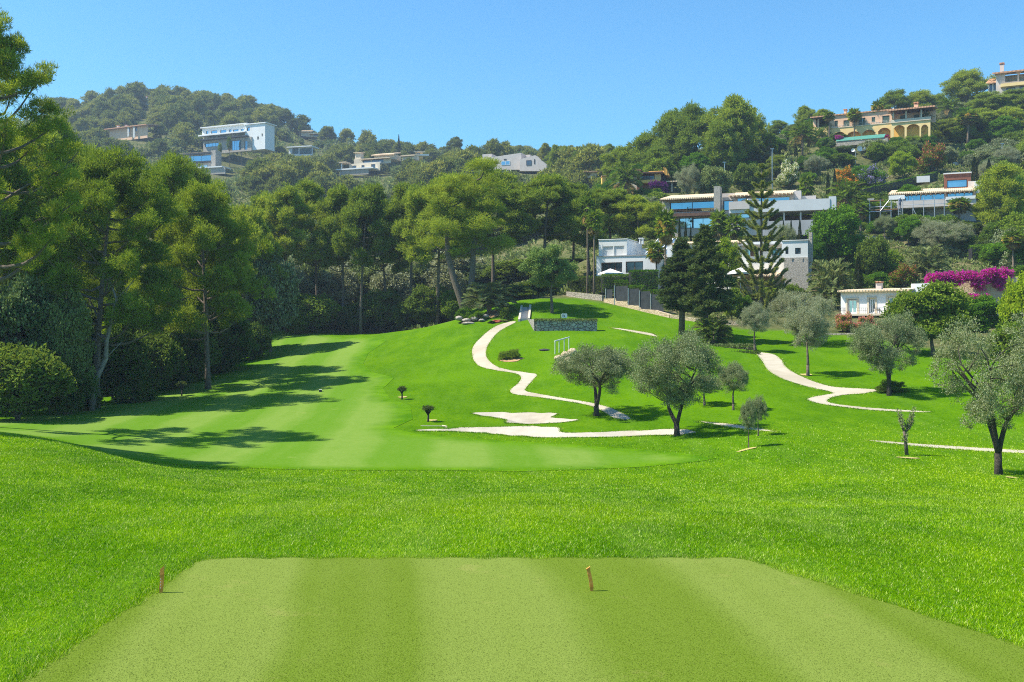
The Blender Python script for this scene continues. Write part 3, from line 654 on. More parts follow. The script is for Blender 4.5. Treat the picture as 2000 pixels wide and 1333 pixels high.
def norfolk(key, seed, H, Wd):
    rg = np.random.default_rng(seed); mb = MB(); Ps, Ds, Ts = [], [], []
    mb.tube([(0, 0, -.2), (0, 0, H * .5), (0, 0, H * .985)], [.22, .14, .025], 8)
    nw = 14
    for i in range(nw):
        f = i / (nw - 1); z = H * (.075 + .89 * f ** .93); R = Wd / 2 * (1 - f) ** .72 + .18; nb = 7 if i < nw - 3 else 5
        for b in range(nb):
            a = b * 6.283 / nb + i * .5 + rg.uniform(-.12, .12); r = R * rg.uniform(.85, 1.05); m = 9; pts = []
            for k in range(m + 1):
                t = k / m; zz = z + r * (-.30 * math.sin(math.pi * min(1, t * 1.15)) * (1 - f) + .34 * t * t * (1 if f < .85 else 1.6)); pts.append(np.array([math.cos(a) * r * t, math.sin(a) * r * t, zz]))
            mb.tube(pts, [.045 * (1 - f * .6) * (1 - .75 * k / m) + .008 for k in range(m + 1)], 4)
            pts = np.array(pts); cnt = int(900 * r / (Wd / 2) + 200); s = rg.uniform(.12, 1, cnt) * m; j = np.minimum(s.astype(int), m - 1); fr = (s - j)[:, None]
            c = pts[j] * (1 - fr) + pts[j + 1] * fr; tang = unit(pts[j + 1] - pts[j])
            side = unit(np.cross(tang, [0, 0, 1])); sg = rg.choice([-1, 1], cnt)[:, None]
            D = unit(tang * .6 + side * sg * rg.uniform(.1, 1.2, (cnt, 1)) + np.array([0, 0, 1]) * rg.uniform(-.5, .9, (cnt, 1)))
            Ps.append(c + rg.normal(0, .04, (cnt, 3))); Ds.append(D); Ts.append(rg.uniform(0, 1, cnt))
    Pn, D, tn = np.concatenate(Ps), np.concatenate(Ds), np.concatenate(Ts)
    template(key, [('trunk', mb.mesh(key + '_trunk', M['bark'], True)), ('crown', leafmesh(key + '_crown', Pn, D, rg.uniform(.22, .42, len(Pn)), .07, tn, M['norfolk'], rg, tri=True))], H, Wd)

def fanpalm(key, seed, H, Wd, nl=34, gold=True, skirt=.5):
    rg = np.random.default_rng(seed); mb = MB(); R = Wd / 2
    mb.tube([(0, 0, -.2), (.05, 0, H * .25), (.08, .04, H * .6), (0, 0, H - R * .75)], [.24, .17, .15, .15], 8)
    def fans(count, lo, hi, rl, dead):
        Ps, Ds, Ls, Ts = [], [], [], []
        for i in range(count):
            el = lo + (hi - lo) * (i + .5) / count; a = i * 2.4 + rg.uniform(-.3, .3); pl = R * rg.uniform(.45, .6) * rl
            d = np.array([math.cos(a) * math.cos(el), math.sin(a) * math.cos(el), math.sin(el)]); hub = np.array([0, 0, H - R * .75]) + d * pl
            mb.tube([(0, 0, H - R * .75), hub], [.03, .02], 3, False)
            side = unit(np.cross(d, [0, 0, 1.0])); upv = np.cross(side, d); m = 17; tt = rg.uniform(.3, 1)
            for k in range(m):
                th = (k / (m - 1) - .5) * 3.7; dd = unit(d * math.cos(th) + side * math.sin(th) + upv * -.15 + np.array([0, 0, -.32 - .25 * dead])); Ps.append(hub); Ds.append(dd); Ls.append(R * .52 * (1 - .2 * abs(th) / 1.85) * rg.uniform(.9, 1.1)); Ts.append(np.clip(tt + rg.uniform(-.3, .3), 0, 1))
        return np.array(Ps), np.array(Ds), np.array(Ls), np.array(Ts)
    parts = []
    p, d, l, t = fans(nl, -.55, 1.35, 1, 0); crown = leafmesh(key + '_crown', p, d, l, R * .11, t, M['frond'], rg)
    if skirt: p, d, l, t = fans(int(20 * skirt) + 4, -1.3, -.6, .8, 1); parts.append(('dead_fronds', leafmesh(key + '_skirt', p, d, l, R * .12, t, M['frond_dead'], rg)))
    if gold:
        pf = [(math.cos(a) * R * .55, math.sin(a) * R * .55, H - R * (.72 + .2 * (i % 2)), R * .24, R * .34) for i, a in enumerate(np.arange(7) * .9 + seed)]
        p, d, t = puffs(rg, pf, 1500, up=-.5); parts.append(('flower_clusters', leafmesh(key + '_flowers', p, d, .22, .08, t, M['flower_gold'], rg)))
    template(key, [('trunk', mb.mesh(key + '_trunk', M['palm_bark'], True)), ('crown', crown)] + parts, H, Wd)

def datepalm(key, seed, H, Wd, nl=46, mat='frond', lo=-.45, trunk=.24, dead=True):
    rg = np.random.default_rng(seed); mb = MB(); R = Wd / 2; hub = np.array([0, 0, max(.15, H - R * .8)])
    mb.tube([(0, 0, -.2), (.03, .02, hub[2] * .5), hub - [0, 0, .1], hub + [0, 0, .25]], [trunk * 1.2, trunk, trunk * 1.15, trunk * .4], 9)
    Ps, Ds, Ls, Ts, dd_ = [], [], [], [], []
    for i in range(nl):
        el = lo + (1.35 - lo) * ((i + .5) / nl) ** .85; a = i * 2.4 + rg.uniform(-.25, .25); r = R * rg.uniform(.92, 1.1); m = 12; pts = []
        for k in range(m + 1):
            t = k / m; e = el - 1.05 * t * t * (1.1 if el > .4 else .75)
            stp = r / m; pts.append((pts[-1] if pts else hub) + np.array([math.cos(a) * math.cos(e), math.sin(a) * math.cos(e), math.sin(e)]) * stp)
        mb.tube(pts, [.028 * (1 - .8 * k / m) + .004 for k in range(m + 1)], 3, False); pts = np.array(pts); tt = rg.uniform(.2, 1); isdead = dead and i < 5
        for k in range(1, m):
            tang = unit(pts[k + 1] - pts[k]); side = unit(np.cross(tang, [0, 0, 1.0])); upv = np.cross(side, tang)
            for sg in (-1, 1):
                for u in (0, .33, .66):
                    Ps.append(pts[k] * (1 - u) + pts[k + 1] * u); Ds.append(unit(tang * .75 + side * sg + upv * .35 + rg.normal(0, .08, 3))); Ls.append(R * .30 * math.sin(math.pi * (.12 + .83 * k / m)) ** .6 * rg.uniform(.85, 1.1)); Ts.append(np.clip(tt + rg.uniform(-.3, .3), 0, 1)); dd_.append(isdead)
    Ps, Ds, Ls, Ts, dd_ = map(np.array, (Ps, Ds, Ls, Ts, dd_)); g = ~dd_
    parts = [('trunk', mb.mesh(key + '_trunk', M['palm_bark'], True)), ('crown', leafmesh(key + '_crown', Ps[g], Ds[g], Ls[g], R * .035, Ts[g], M[mat], rg))]
    if dead: parts.append(('dead_fronds', leafmesh(key + '_dead', Ps[dd_], Ds[dd_], Ls[dd_], R * .035, Ts[dd_], M['frond_dead'], rg)))
    template(key, parts, H, Wd)

pine('pine_near_a', 11, 19, 14, .28, 36, 5, 1.12, 150000, .27, .062, top=.62, r0=.30, flat=.8, lean=.10, mat='pine_bright')
pine('pine_near_b', 12, 17, 12, .28, 32, 5, 1.08, 130000, .27, .062, top=.65, r0=.27, flat=.8, lean=.08, mat='pine_bright')
pine('pine_giant', 13, 25, 15, .40, 34, 6, .92, 100000, .28, .050, top=.6, r0=.42, flat=.62)
for i in range(4): pine(f'pine_mid_{i}', 21 + i, 16, 8.5, .54 - .03 * i, 20, 4, 1.02, 52000, .36, .09, lean=.05 + .03 * (i % 2), r0=.22, flat=.85)
for i in range(3): pine(f'pine_hill_{i}', 31 + i, 12, 9, (.24, .34, .14)[i], 22, 4, 1.3, 28000, .50, .15, r0=.2, flat=.9, top=.6)
for i in range(4): pine(f'pine_far_{i}', 41 + i, 10, 9, .10, 11, 3, 1.6, 5200, .9, .36, r0=.2, flat=.85, mat='pine_far', top=.6)
broad('olive_a', 51, 5.4, 6.6, .26, 42, .85, 62000, .11, .034, 'olive', 'bark_dark', .20, 2, up=.25, flat=.85, rag=.06)
broad('olive_b', 52, 5.4, 7.2, .24, 52, .85, 70000, .11, .034, 'olive', 'bark_dark', .20, 2, up=.25, flat=.85, rag=.08)
broad('olive_c', 53, 5.0, 5.4, .30, 34, .8, 45000, .11, .036, 'olive', 'bark', .17, 1, up=.25, flat=.85, rag=.06)
broad('olive_near', 57, 6.2, 6.8, .25, 52, .72, 52000, .095, .030, 'olive', 'bark_dark', .17, 3, up=.15, flat=.8, open_=1.5, rag=.14, sub=9)
broad('broad_a', 54, 9, 9, .12, 50, 1.4, 34000, .32, .19, 'broad', 'bark', .22, 1)
broad('broad_b', 55, 9, 9, .04, 46, 1.6, 20000, .44, .24, 'shrub', 'bark', .2, 2, flat=.85)
broad('garden_tree', 56, 6.6, 6.2, .30, 44, .78, 30000, .20, .085, 'olive', 'bark', .15, 1, up=.2, rag=.1)
bush('bush_a', 61, 2.2, 3.2, 16, .62, 9000, .17, .07, 'shrub'); bush('bush_b', 62, 2.6, 3.0, 18, .6, 9000, .17, .07, 'shrub'); bush('bush_fine', 63, 2.2, 3.2, 22, .55, 22000, .10, .045, 'shrub_dark')
bush('bush_far', 64, 3, 4.2, 9, .95, 1700, .7, .34, 'scrub')
bush('bush_bloom', 65, 2.4, 3.0, 16, .62, 9000, .17, .08, 'shrub', 'pink', .45)
bush('bush_round', 66, 1.2, 1.2, 14, .3, 9000, .07, .03, 'hedge')
cypress('cypress_a', 71, 8, 1.5, 6000); cypress('cypress_b', 72, 5, 1.3, 4000, mat='cypress')
plume('plume_a', 73, 9.2, 3.6, .25, 30000); plume('plume_b', 74, 10, 4.2, .22, 36000)
norfolk('norfolk', 75, 16.5, 6.6)
fanpalm('fan_palm_a', 76, 9, 4.2); fanpalm('fan_palm_b', 77, 7, 4.2, gold=False, skirt=.3); fanpalm('fan_palm_c', 78, 10, 3.6, gold=False, skirt=1.0)
datepalm('date_palm_a', 79, 6.5, 6.0); datepalm('date_palm_b', 80, 3.2, 5.6, 54, dead=False, lo=-.1); datepalm('cycad', 81, 1.6, 3.2, 60, dead=False, lo=-.05, trunk=.16)

USED = []
def growb(key, px, top, base, w, *a, **k):
    """as grow, for a plant whose foot shows at photo row base"""
    return grow(key, px, top, G(px, base)[1], w, *a, **k)
def grow(key, px, top, y, wpx, name, label=None, cat='tree', group=None, mat=None, rz=None, base=None, sink=.1, hmin=.4, x=None):
    """a plant whose base stands on the ground at bearing px and depth y and whose head reaches photo row top"""
    parts, H, Wd = T[key]; loc = PG(px, y); loc.z -= sink
    if base is not None: loc = P(px, base, y)
    h = max(hmin, (HZ - top) / F * y - loc.z); w = wpx / F * y
    r = random.Random(int(px * 131 + top * 17 + y * 7))
    o = empty(name, loc, r.uniform(0, 6.28) if rz is None else rz, label, cat, group)
    o.scale = (w / Wd, w / Wd, h / H)
    for pn, me in parts:
        c = link(pn, me, o)
        if mat and pn in ('crown', 'foliage'):
            c.material_slots[0].link = 'OBJECT'; c.material_slots[0].material = M[mat]
    return o

# ------------------------------------------------------------------ the pine wood beside the fairway
WOOD = 'pines of the wood beside the fairway'
for a in [
    ('pine_giant', -30, -30, 50, 365, 'giant airy pine whose open crown runs out of the top of the picture', None, 1.0),
    ('pine_near_a', 192, 258, 66, 330, 'broad yellow-green pine with the pale crooked trunk, tallest of the sunlit wood edge', None, .4),
    ('pine_near_b', 408, 335, 76, 240, 'sunlit pine at the far tip of the wood edge, next to the grey olive scrub', None, 2.2),
    ('pine_near_a', 315, 284, 84, 250, 'yellow-green pine peeping over between the two big sunlit pines', None, 5.1),
    ('pine_mid_0', 110, 205, 92, 170, 'dark pine standing behind the broad yellow-green pine', None, 0),
    ('pine_mid_1', 395, 300, 100, 120, 'small dark pine top beside the blue-windowed far villa', None, 1),
    ('pine_mid_2', 480, 385, 100, 130, 'pine filling the dip between the wood edge and the fairway pines', None, 2),
    ('pine_mid_3', -90, 120, 66, 330, 'dark pine half out of the frame behind the giant airy pine', None, 3),
    ('pine_mid_0', 90, 235, 80, 220, 'dark bare-trunked pine behind the pale grey-green scrub', None, 4),
    ('pine_mid_2', 20, 270, 95, 200, 'dark bare-trunked pine deep in the wood under the giant', None, 5),
    ('pine_mid_2', -330, -70, 38.5, 430, 'pine outside the frame whose shadow crosses the near bank', None, .7),
    ('pine_mid_1', -190, 230, 75, 300, 'pine at the very edge of the wood outside the open crown', None, 5.5),
    ('pine_mid_3', 255, 330, 112, 200, 'pine deep in the shaded wood behind the broad yellow-green pine', None, 5.9),
    ('pine_mid_1', 130, 330, 116, 200, 'pine deep in the shaded wood between the bare trunks', None, 2.9),
    ('pine_mid_0', 440, 390, 118, 180, 'pine deep in the wood behind the far tip of the sunlit edge', None, 4.9)]:
    grow(a[0], a[1], a[2], a[3], a[4], 'pine_tree', a[5], 'pine', WOOD, a[6], a[7])

FAIRP = 'tall pines at the head of the fairway'
for i, a in enumerate([
    (560, 352, 120, 125, 'slim pine with a straight lone trunk beside the grey olive scrub'),
    (622, 340, 126, 135, 'pine with a thin dark trunk behind the bright rounded bush'),
    (668, 346, 121, 115, 'pine with a pair of leaning trunks over the dark bushes'),
    (706, 343, 118, 125, 'pine whose thin trunk leans towards the fairway hedge'),
    (755, 385, 122, 110, 'shorter pine with a low crown between taller pines'),
    (800, 345, 119, 140, 'pine with a pale slim trunk rising from the end of the hedge'),
    (852, 325, 113, 150, 'broad pine with hanging lower clumps near the twin-trunked pine'),
    (965, 318, 124, 160, 'dense round-headed dark pine, tallest behind the twin-trunked pine'),
    (1065, 328, 122, 160, 'bright broad pine directly behind the small pale leafy tree'),
    (1118, 352, 127, 120, 'pine beside the bright broad one, next to the slim fan palms'),
    (1195, 362, 130, 130, 'pine behind the two slim fan palms'),
    (1248, 372, 127, 110, 'low round pine touching the tiled stone villa'),
    (1152, 385, 124, 90, 'narrow pine between the slim fan palms and the bright broad pine'),
    (520, 362, 132, 110, 'pine in the second row behind the grey olive scrub'),
    (820, 352, 138, 110, 'pine in the second row over the end of the hedge')]):
    grow(f'pine_mid_{(i * 3 + i // 4) % 4}', a[0], a[1], a[2], a[3], 'pine_tree', a[4], 'pine', FAIRP, None, i * 1.7)
# the twin-trunked pine in the rockery
def twin():
    rg = np.random.default_rng(97); mb = MB(); H = 17.0; pf = []
    def run(pts, r): mb.tube(pts, r, 9)
    run([(0, 0, -.3), (-.45, 0, 1.6), (-1.3, .1, 4.4), (-1.9, .2, 7.2), (-2.0, .2, 9.5), (-1.6, .3, 13.2)], [.42, .36, .32, .27, .2, .07])
    run([(-.2, .15, .8), (.35, .3, 3.0), (.55, .4, 5.5), (.6, .5, 8), (1.2, .5, 10.5), (1.6, .4, 14)], [.34, .32, .3, .26, .2, .07])
    for (bx, by), zs in (((-2, .2), (7.5, 14.5)), ((1, .5), (7.8, 16.2))):
        for i in range(11):
            f = i / 10; z = zs[0] + (zs[1] - zs[0]) * f; a = i * 2.4; ln = 3.6 * (1 - .55 * f) * rg.uniform(.75, 1.05); q = np.array([bx + math.cos(a) * ln, by + math.sin(a) * ln, z + ln * .3])
            limb(mb, (bx, by, z - .6), q, .11, .03, rg)
            for k in (.5, .75, 1.0): r = 1.35 * rg.uniform(.75, 1.2); c = np.array([bx, by, z - .4]) * (1 - k) + q * k + rg.normal(0, .3, 3); pf.append((*c, r, r * .68))
    Pn, D, tn = puffs(rg, pf, 70000)
    cr = leafmesh('twin_crown', Pn, D, rg.uniform(.6, 1.2, len(Pn)) * .32, .05, tn, M['pine'], rg, tri=True)
    template('pine_twin', [('trunk', mb.mesh('twin_trunk', M['bark'], True)), ('crown', cr)], H, 9)
twin()
grow('pine_twin', 912, 326, 103, 178, 'pine_tree', 'big pine with two pale trunks splitting low in the rockery beside the path', 'pine', FAIRP, None, 0)

# leaning bare trunk at the wood edge
def leaner():
    mb = MB(); p = [P(178, 770, 64), P(186, 745, 64), P(207, 700, 64), P(208, 670, 64), P(217, 630, 64.2), P(228, 585, 64.5), P(218, 560, 64.6), P(212, 545, 64.7)]
    p[0].z = float(gz(p[0].x, p[0].y)) - .2
    b = p[0].copy(); mb.tube([q - b for q in p], [.20, .18, .16, .13, .11, .08, .06, .04], 7)
    for s, e in ((4, (252, 560)), (3, (190, 650)), (5, (262, 548)), (2, (238, 668))): mb.tube([p[s] - b, P(*e, 64.5) - b], [.05, .02], 5)
    o = empty('bare_tree', b, 0, 'pale crooked leafless trunk leaning out of the dark wood edge', 'dead tree'); link('trunk', mb.mesh('bare_trunk', M['bark_pale'], True), o)
leaner()

# undergrowth of the wood
def row(lst, name, cat, group, lab):
    for i, a in enumerate(lst):
        key, px, top, y, w, mat = a[:6]; grow(key, px, top, y, w, name, a[6] if len(a) > 6 else lab, cat, group, mat, i * 1.3)
row([('broad_b', 35, 664, 57, 200, 'shrub_dark', 'big rounded dark green bush lying nearest the tee at the wood edge'),
     ('broad_a', 40, 535, 61.5, 190, 'scrub', 'pale grey-green olive scrub under the giant pine'),
     ('broad_a', 125, 562, 62.5, 130, 'scrub', 'grey-green scrub beside the bare pale trunk'),
     ('bush_a', 130, 690, 62, 120, 'shrub_dark', 'dark shrub between the big rounded bush and the pale trunk'),
     ('broad_b', 225, 640, 70, 150, 'shrub_dark', 'dark thicket just behind the pale crooked trunk'),
     ('broad_b', 300, 640, 75, 130, 'shrub_dark', 'dark thicket under the broad yellow-green pine'),
     ('broad_a', 262, 560, 78, 120, 'lime', 'yellow-green sapling glowing inside the dark wood'),
     ('broad_b', 372, 645, 82, 120, 'shrub_dark', 'dark thicket with a sunlit top at the shaded fairway edge'),
     ('broad_b', 440, 600, 88, 120, 'shrub_dark', 'tall dark thicket below the grey olive scrub'),
     ('broad_b', 492, 625, 97, 80, 'shrub_dark', 'outermost dark thicket where the wood meets the hedge'),
     ('broad_a', 528, 478, 102, 120, 'olive', 'tall grey olive tree standing at the end of the wood'),
     ('broad_b', 478, 540, 104, 110, 'scrub', 'grey-brown thicket beneath the tall grey olive tree'),
     ('broad_b', 395, 560, 96, 140, 'shrub_dark', 'dark thicket deep in the wood behind the sunlit top'),
     ('broad_b', 170, 560, 88, 150, 'shrub_dark', 'dark thicket deep in the wood behind the pale trunk'),
     ('broad_b', 60, 560, 90, 170, 'shrub_dark', 'dark thicket deep in the wood behind the olive scrub'),
     ('broad_b', -60, 600, 62, 200, 'shrub', 'bush at the wood edge cut by the frame'),
     ('broad_b', 320, 520, 112, 200, 'shrub_dark', 'shaded thicket closing the wood far behind'),
     ('broad_b', 120, 480, 122, 260, 'shrub_dark', 'shaded thicket closing the wood behind the bare trunks'),
     ('broad_b', 10, 470, 120, 240, 'shrub_dark', 'shaded thicket closing the wood behind the giant'),
     ('broad_b', 470, 500, 128, 200, 'shrub_dark', 'shaded thicket closing the wood behind the olive tree'),
     ('bush_a', 165, 755, 65, 70, 'shrub_dark', 'low dark bush at the foot of the pale trunk'),
     ('bush_a', 260, 740, 69, 90, 'shrub_dark', 'low dark bush on the shaded fairway edge'),
     ('bush_a', 345, 712, 78, 80, 'shrub_dark', 'low dark bush beside a leaning pine foot'),
     ('bush_a', 425, 690, 88, 70, 'shrub', 'low bush with a sunlit crest at the fairway edge')]
    + [('broad_b', px, top, G(px, b)[1] + .8, w, m, lab) for px, top, b, w, m, lab in [
        (185, 690, 776, 80, 'shrub_dark', 'dark bush round the foot of the pale crooked trunk'), (305, 668, 752, 90, 'shrub_dark', 'rounded dark bush on the shaded fairway edge before the thicket'), (250, 692, 766, 80, 'shrub', 'bush with sparse sunlit leaves near the pale trunk'),
        (352, 672, 738, 80, 'shrub', 'sunlit-topped bush where the fairway edge bends'), (400, 655, 728, 80, 'shrub_dark', 'dark bush halfway along the shaded fairway edge'), (452, 650, 722, 70, 'shrub_dark', 'dark bush towards the far end of the shaded edge'), (498, 640, 700, 60, 'shrub_dark', 'small dark bush at the far corner of the shaded edge'), (80, 700, 792, 120, 'shrub_dark', 'dark bush beside the flat-topped tiny tree'), (340, 590, 742, 110, 'olive', 'grey-leaved tall bush under the sunlit pine tip'), (420, 560, 726, 100, 'scrub', 'tall brownish bush under the sunlit pine tip')]],
    'thicket', 'shrub', 'undergrowth of the pine wood', None)

row([('broad_b', 612, 570, 119, 125, 'shrub', 'bright green rounded bush behind the fairway hedge'),
     ('broad_b', 578, 598, 117, 60, 'shrub', 'small bush at the open end of the fairway hedge'),
     ('broad_b', 690, 592, 120, 70, 'shrub_dark', 'dark bush behind the middle of the hedge'),
     ('broad_b', 745, 560, 121, 100, 'shrub_dark', 'tall dark bush behind the hedge by a slim trunk'),
     ('broad_b', 795, 585, 118, 70, 'shrub_dark', 'dark bush at the foot of the pale slim pine trunk'),
     ('broad_b', 842, 552, 115, 110, 'shrub_dark', 'big dark rounded bush where the hedge runs behind the knoll'),
     ('broad_b', 890, 565, 112, 70, 'shrub', 'bush with light leaves next to the twin pine trunks'),
     ('broad_b', 1000, 556, 112, 100, 'shrub_dark', 'dark blue-green bush behind the feathery palm clump'),
     ('broad_b', 1055, 545, 116, 90, 'shrub_dark', 'dark bush behind the small pale leafy tree'),
     ('broad_b', 1140, 538, 118, 90, 'shrub_dark', 'dark bush between the pale leafy tree and the white villa')],
    'garden_bush', 'shrub', 'bushes along the head of the fairway', None)
row([('broad_b', px, top, y, w, m) for px, top, y, w, m in [
     (565, 520, 134, 110, 'olive_pale'), (615, 512, 137, 100, 'scrub'), (662, 520, 135, 90, 'olive_pale'), (712, 512, 138, 100, 'scrub'), (762, 520, 134, 95, 'olive_pale'), (815, 508, 138, 105, 'scrub'), (868, 515, 135, 90, 'olive_pale'), (590, 495, 148, 120, 'olive_pale'), (690, 490, 150, 130, 'olive_pale'), (790, 488, 150, 130, 'olive_pale'), (890, 488, 152, 130, 'olive_pale'),
     (940, 515, 150, 120, 'scrub'), (1000, 505, 145, 120, 'shrub_dark'), (1060, 500, 150, 130, 'scrub'), (1120, 505, 145, 110, 'shrub_dark'), (600, 470, 190, 140, 'scrub'), (700, 460, 192, 150, 'scrub'),
     (800, 455, 195, 150, 'scrub'), (900, 450, 195, 150, 'scrub'), (1000, 440, 198, 160, 'scrub'), (1100, 440, 195, 150, 'scrub'), (1190, 470, 150, 120, 'shrub_dark')]],
    'scrub_thicket', 'shrub', 'grey-green scrub seen between the pine trunks', 'grey-green scrub thicket seen between the trunks of the tall fairway pines')

# ------------------------------------------------------------------ trees on the lawn
OL = 'olive trees on the lawn'
for key, px, top, y, w, lab, mat, rz in [
    ('olive_a', 1165, 662, 57, 178, 'olive with a V-shaped trunk beside the upper sand bunker', None, 2.05),
    ('olive_b', 1322, 645, 50, 200, 'largest olive, its forked trunk at the end of the lower sand bunker', None, 1.2),
    ('olive_c', 1432, 706, 56, 75, 'slender young olive close behind the largest olive', None, .5),
    ('olive_c', 1376, 730, 58, 80, 'small olive half hidden behind the largest olive', None, 1.7),
    ('olive_near', 1950, 590, 36, 285, 'loose-leaved olive nearest the tee, cut by the frame edge', None, 1.75),
    ('olive_b', 1736, 610, 60, 155, 'spreading grey olive growing out of a low dark shrub', None, .2),
    ('olive_c', 1578, 592, 68, 98, 'upright grey olive beside the bend of the pale path', 'olive_pale', 2.2),
    ('olive_c', 1474, 590, 79, 70, 'small upright olive above the shaded start of the path', 'olive_pale', .9),
    ('olive_b', 1560, 566, 84, 140, 'wide pale olive crown behind the upright olive by the bend', 'olive_pale', 3.3)]:
    grow(key, px, top, y, w, 'olive_tree', lab, 'olive tree', OL, mat, rz)
grow('broad_a', 1822, 548, 76, 170, 'leafy_tree', 'dense dark green leafy tree beside the small white house', 'tree', None, 'shrub', .4)
grow('broad_a', 1905, 575, 84, 130, 'leafy_tree', 'green leafy bush tree below the purple-flowered wall', 'tree', None, 'broad', 1.4)
grow('broad_a', 2005, 520, 70, 110, 'leafy_tree', 'olive-green clipped tree cut by the frame edge in front of the golden wall', 'tree', None, 'lime', 2.4)
grow('broad_b', 1985, 620, 66, 120, 'garden_bush', 'leafy bush behind the loose-leaved olive', 'shrub', None, 'shrub', 2.4)
growb('bush_fine', 1740, 740, 766, 66, 'low_shrub', 'low dark shrub round the foot of the spreading olive', 'shrub')
grow('garden_tree', 1078, 478, 99, 122, 'leafy_tree', 'small pale leafy tree with a slim trunk behind the stone planter wall', 'tree', None, 'garden', 1.1)
grow('plume_a', 1331, 460, 88, 112, 'dark_conifer', 'slightly shorter of the two dark conifers, with the more open crown', 'conifer', 'pair of dark conifers', None, .3)
grow('plume_b', 1378, 434, 85, 116, 'dark_conifer', 'taller and denser of the two dark conifers, beside the low palm', 'conifer', 'pair of dark conifers', None, 1.3)
grow('norfolk', 1487, 316, 104, 116, 'norfolk_pine', 'tiered araucaria with upswept whorls in front of the white villa', 'conifer', None, None, .35)
grow('cycad', 1392, 622, 84, 80, 'low_palm', 'low dark palm at the foot of the taller dark conifer', 'palm', None, 'shrub_dark')
grow('date_palm_b', 955, 553, 102, 110, 'low_palm', 'feathery palm clump in the rockery next to the twin-trunked pine', 'palm', None, 'frond_grey', .3)
grow('cycad', 985, 602, 99, 22, 'low_palm', 'tiny spiky palm plant above the cactus balls', 'palm')
grow('bush_round', 906, 598, 99.5, 30, 'clipped_bush', 'clipped round bush on a short stem at the rockery edge', 'shrub')
grow('bush_round', 931, 606, 99, 36, 'clipped_bush', 'clipped round bush against the foot of the twin trunks', 'shrub')
growb('bush_fine', 984, 684, 703, 28, 'border_bush', 'smaller half of the bush pair in the mulched bed beside the path', 'shrub', None, 'shrub')
growb('bush_fine', 1003, 680, 701, 30, 'border_bush', 'fuller half of the bush pair in the mulched bed beside the path', 'shrub', None, 'shrub')
for i, (px, top, y, w, mat, lab) in enumerate([(960, 626, 97, 17, 'cypress', 'dull green cactus ball at the lower end of the rockery'), (970, 624, 97.3, 20, 'pink', 'pink flowering cushion plant between the cactus balls'), (984, 626, 97.6, 22, 'scrub', 'sandy grey cushion plant beside the pink one'), (997, 623, 98, 15, 'cypress', 'round green cactus ball next to the dark steps')]):
    grow('bush_round', px, top, y, w, 'cushion_plant', lab, 'plant', None, mat, hmin=.3)
grow('olive_c', 1462, 778, 43, 40, 'young_olive', 'bushy young olive on a sandy ring near the cut path', 'olive tree', None, None, .5)
grow('olive_c', 1481, 772, 47, 42, 'young_olive', 'second bushy young olive standing on the path strip', 'olive tree', None, None, 1.5)

def sapling(px, row0, y, h, w, lab, kind):
    rg = np.random.default_rng(px); b = PG(px, y); o = empty('pollard_tree', b, 0, lab, 'young tree', 'tiny pollarded trees on the fairway edge' if kind == 'pollard' else None); mb = MB()
    k = y / F; h *= k; w *= k; Ps = []
    if kind == 'pollard':
        mb.tube([(0, 0, -.1), (.02, 0, h * .45)], [.06, .05], 6)
        for i in range(60):
            a = rg.uniform(0, 6.28); r = w / 2 * rg.uniform(.2, 1); q = (math.cos(a) * r, math.sin(a) * r, h * rg.uniform(.86, 1.0)); mb.tube([(0, 0, h * .4), (q[0] * .6, q[1] * .6, h * .68), q], [.018, .012, .008], 3); Ps.append(q)
        pf = [(q[0] * .85, q[1] * .85, q[2] * .9, .14, .14) for q in Ps]; Pn, D, t = puffs(rg, pf, 2600); me = leafmesh('sapling_crown', Pn, D, .07, .028, t, M['conifer'], rg)
    else:
        mb.tube([(0, 0, -.1), (-.05, 0, h * .35), (-.12, 0, h * .55)], [.085, .06, .045], 7)
        for q in ((-.30 * w, 0, h * .86), (-.42 * w, .1, h), (.28 * w, 0, h * .78), (.40 * w, 0, h * 1.02), (.02, .1, h * .66), (.34 * w, .1, h * .9)):
            mb.tube([(-.1, 0, h * .5), (q[0] * .8, q[1], h * .5 + (q[2] - h * .5) * .5), q], [.04, .025, .010], 5); Ps += [(q[0] * f - .1 * (1 - f), q[1], h * .5 + (q[2] - h * .5) * f, .13, .2) for f in (.5, .8, 1)]
        pf = [(a, b, c, .08, .16) for a, b, c, *_ in Ps] + [(-.08, 0, h * .38, .13, .3)]; Pn, D, t = puffs(rg, pf, 1000); me = leafmesh('sapling_crown', Pn, D, .09, .03, t, M['olive'], rg)
    link('trunk', mb.mesh('sapling_trunk', M['bark_dark'] if kind == 'pollard' else M['bark'], True), o); link('crown', me, o)
sapling(785, 777, 66, 24, 12, 'tiny pollarded tree on the far lobe of rough beside the fairway', 'pollard')
sapling(836, 822, 57, 30, 20, 'tiny pollarded tree just above the lower sand bunker', 'pollard')
sapling(355, 775, 72, 28, 18, 'tiny pollarded tree in the shade of the wood', 'pollard')
sapling(96, 808, 63, 26, 30, 'flat-topped tiny tree in front of the big rounded bush', 'pollard')
sapling(1771, 894, 40.5, 84, 34, 'bare pruned olive stump with a few upright shoots on a sandy ring', 'stump')
def patch(px, row, rx, ry, mat='soil', name='soil_patch'):
    c = G(px, row); rr = random.Random(px); k = c[1] / F
    drape(name, [(c[0] + math.cos(a) * rx * k * rr.uniform(.8, 1.15), c[1] + math.sin(a) * ry * rr.uniform(.8, 1.15)) for a in np.arange(16) * math.pi / 8], M[mat], .03, inner=False)
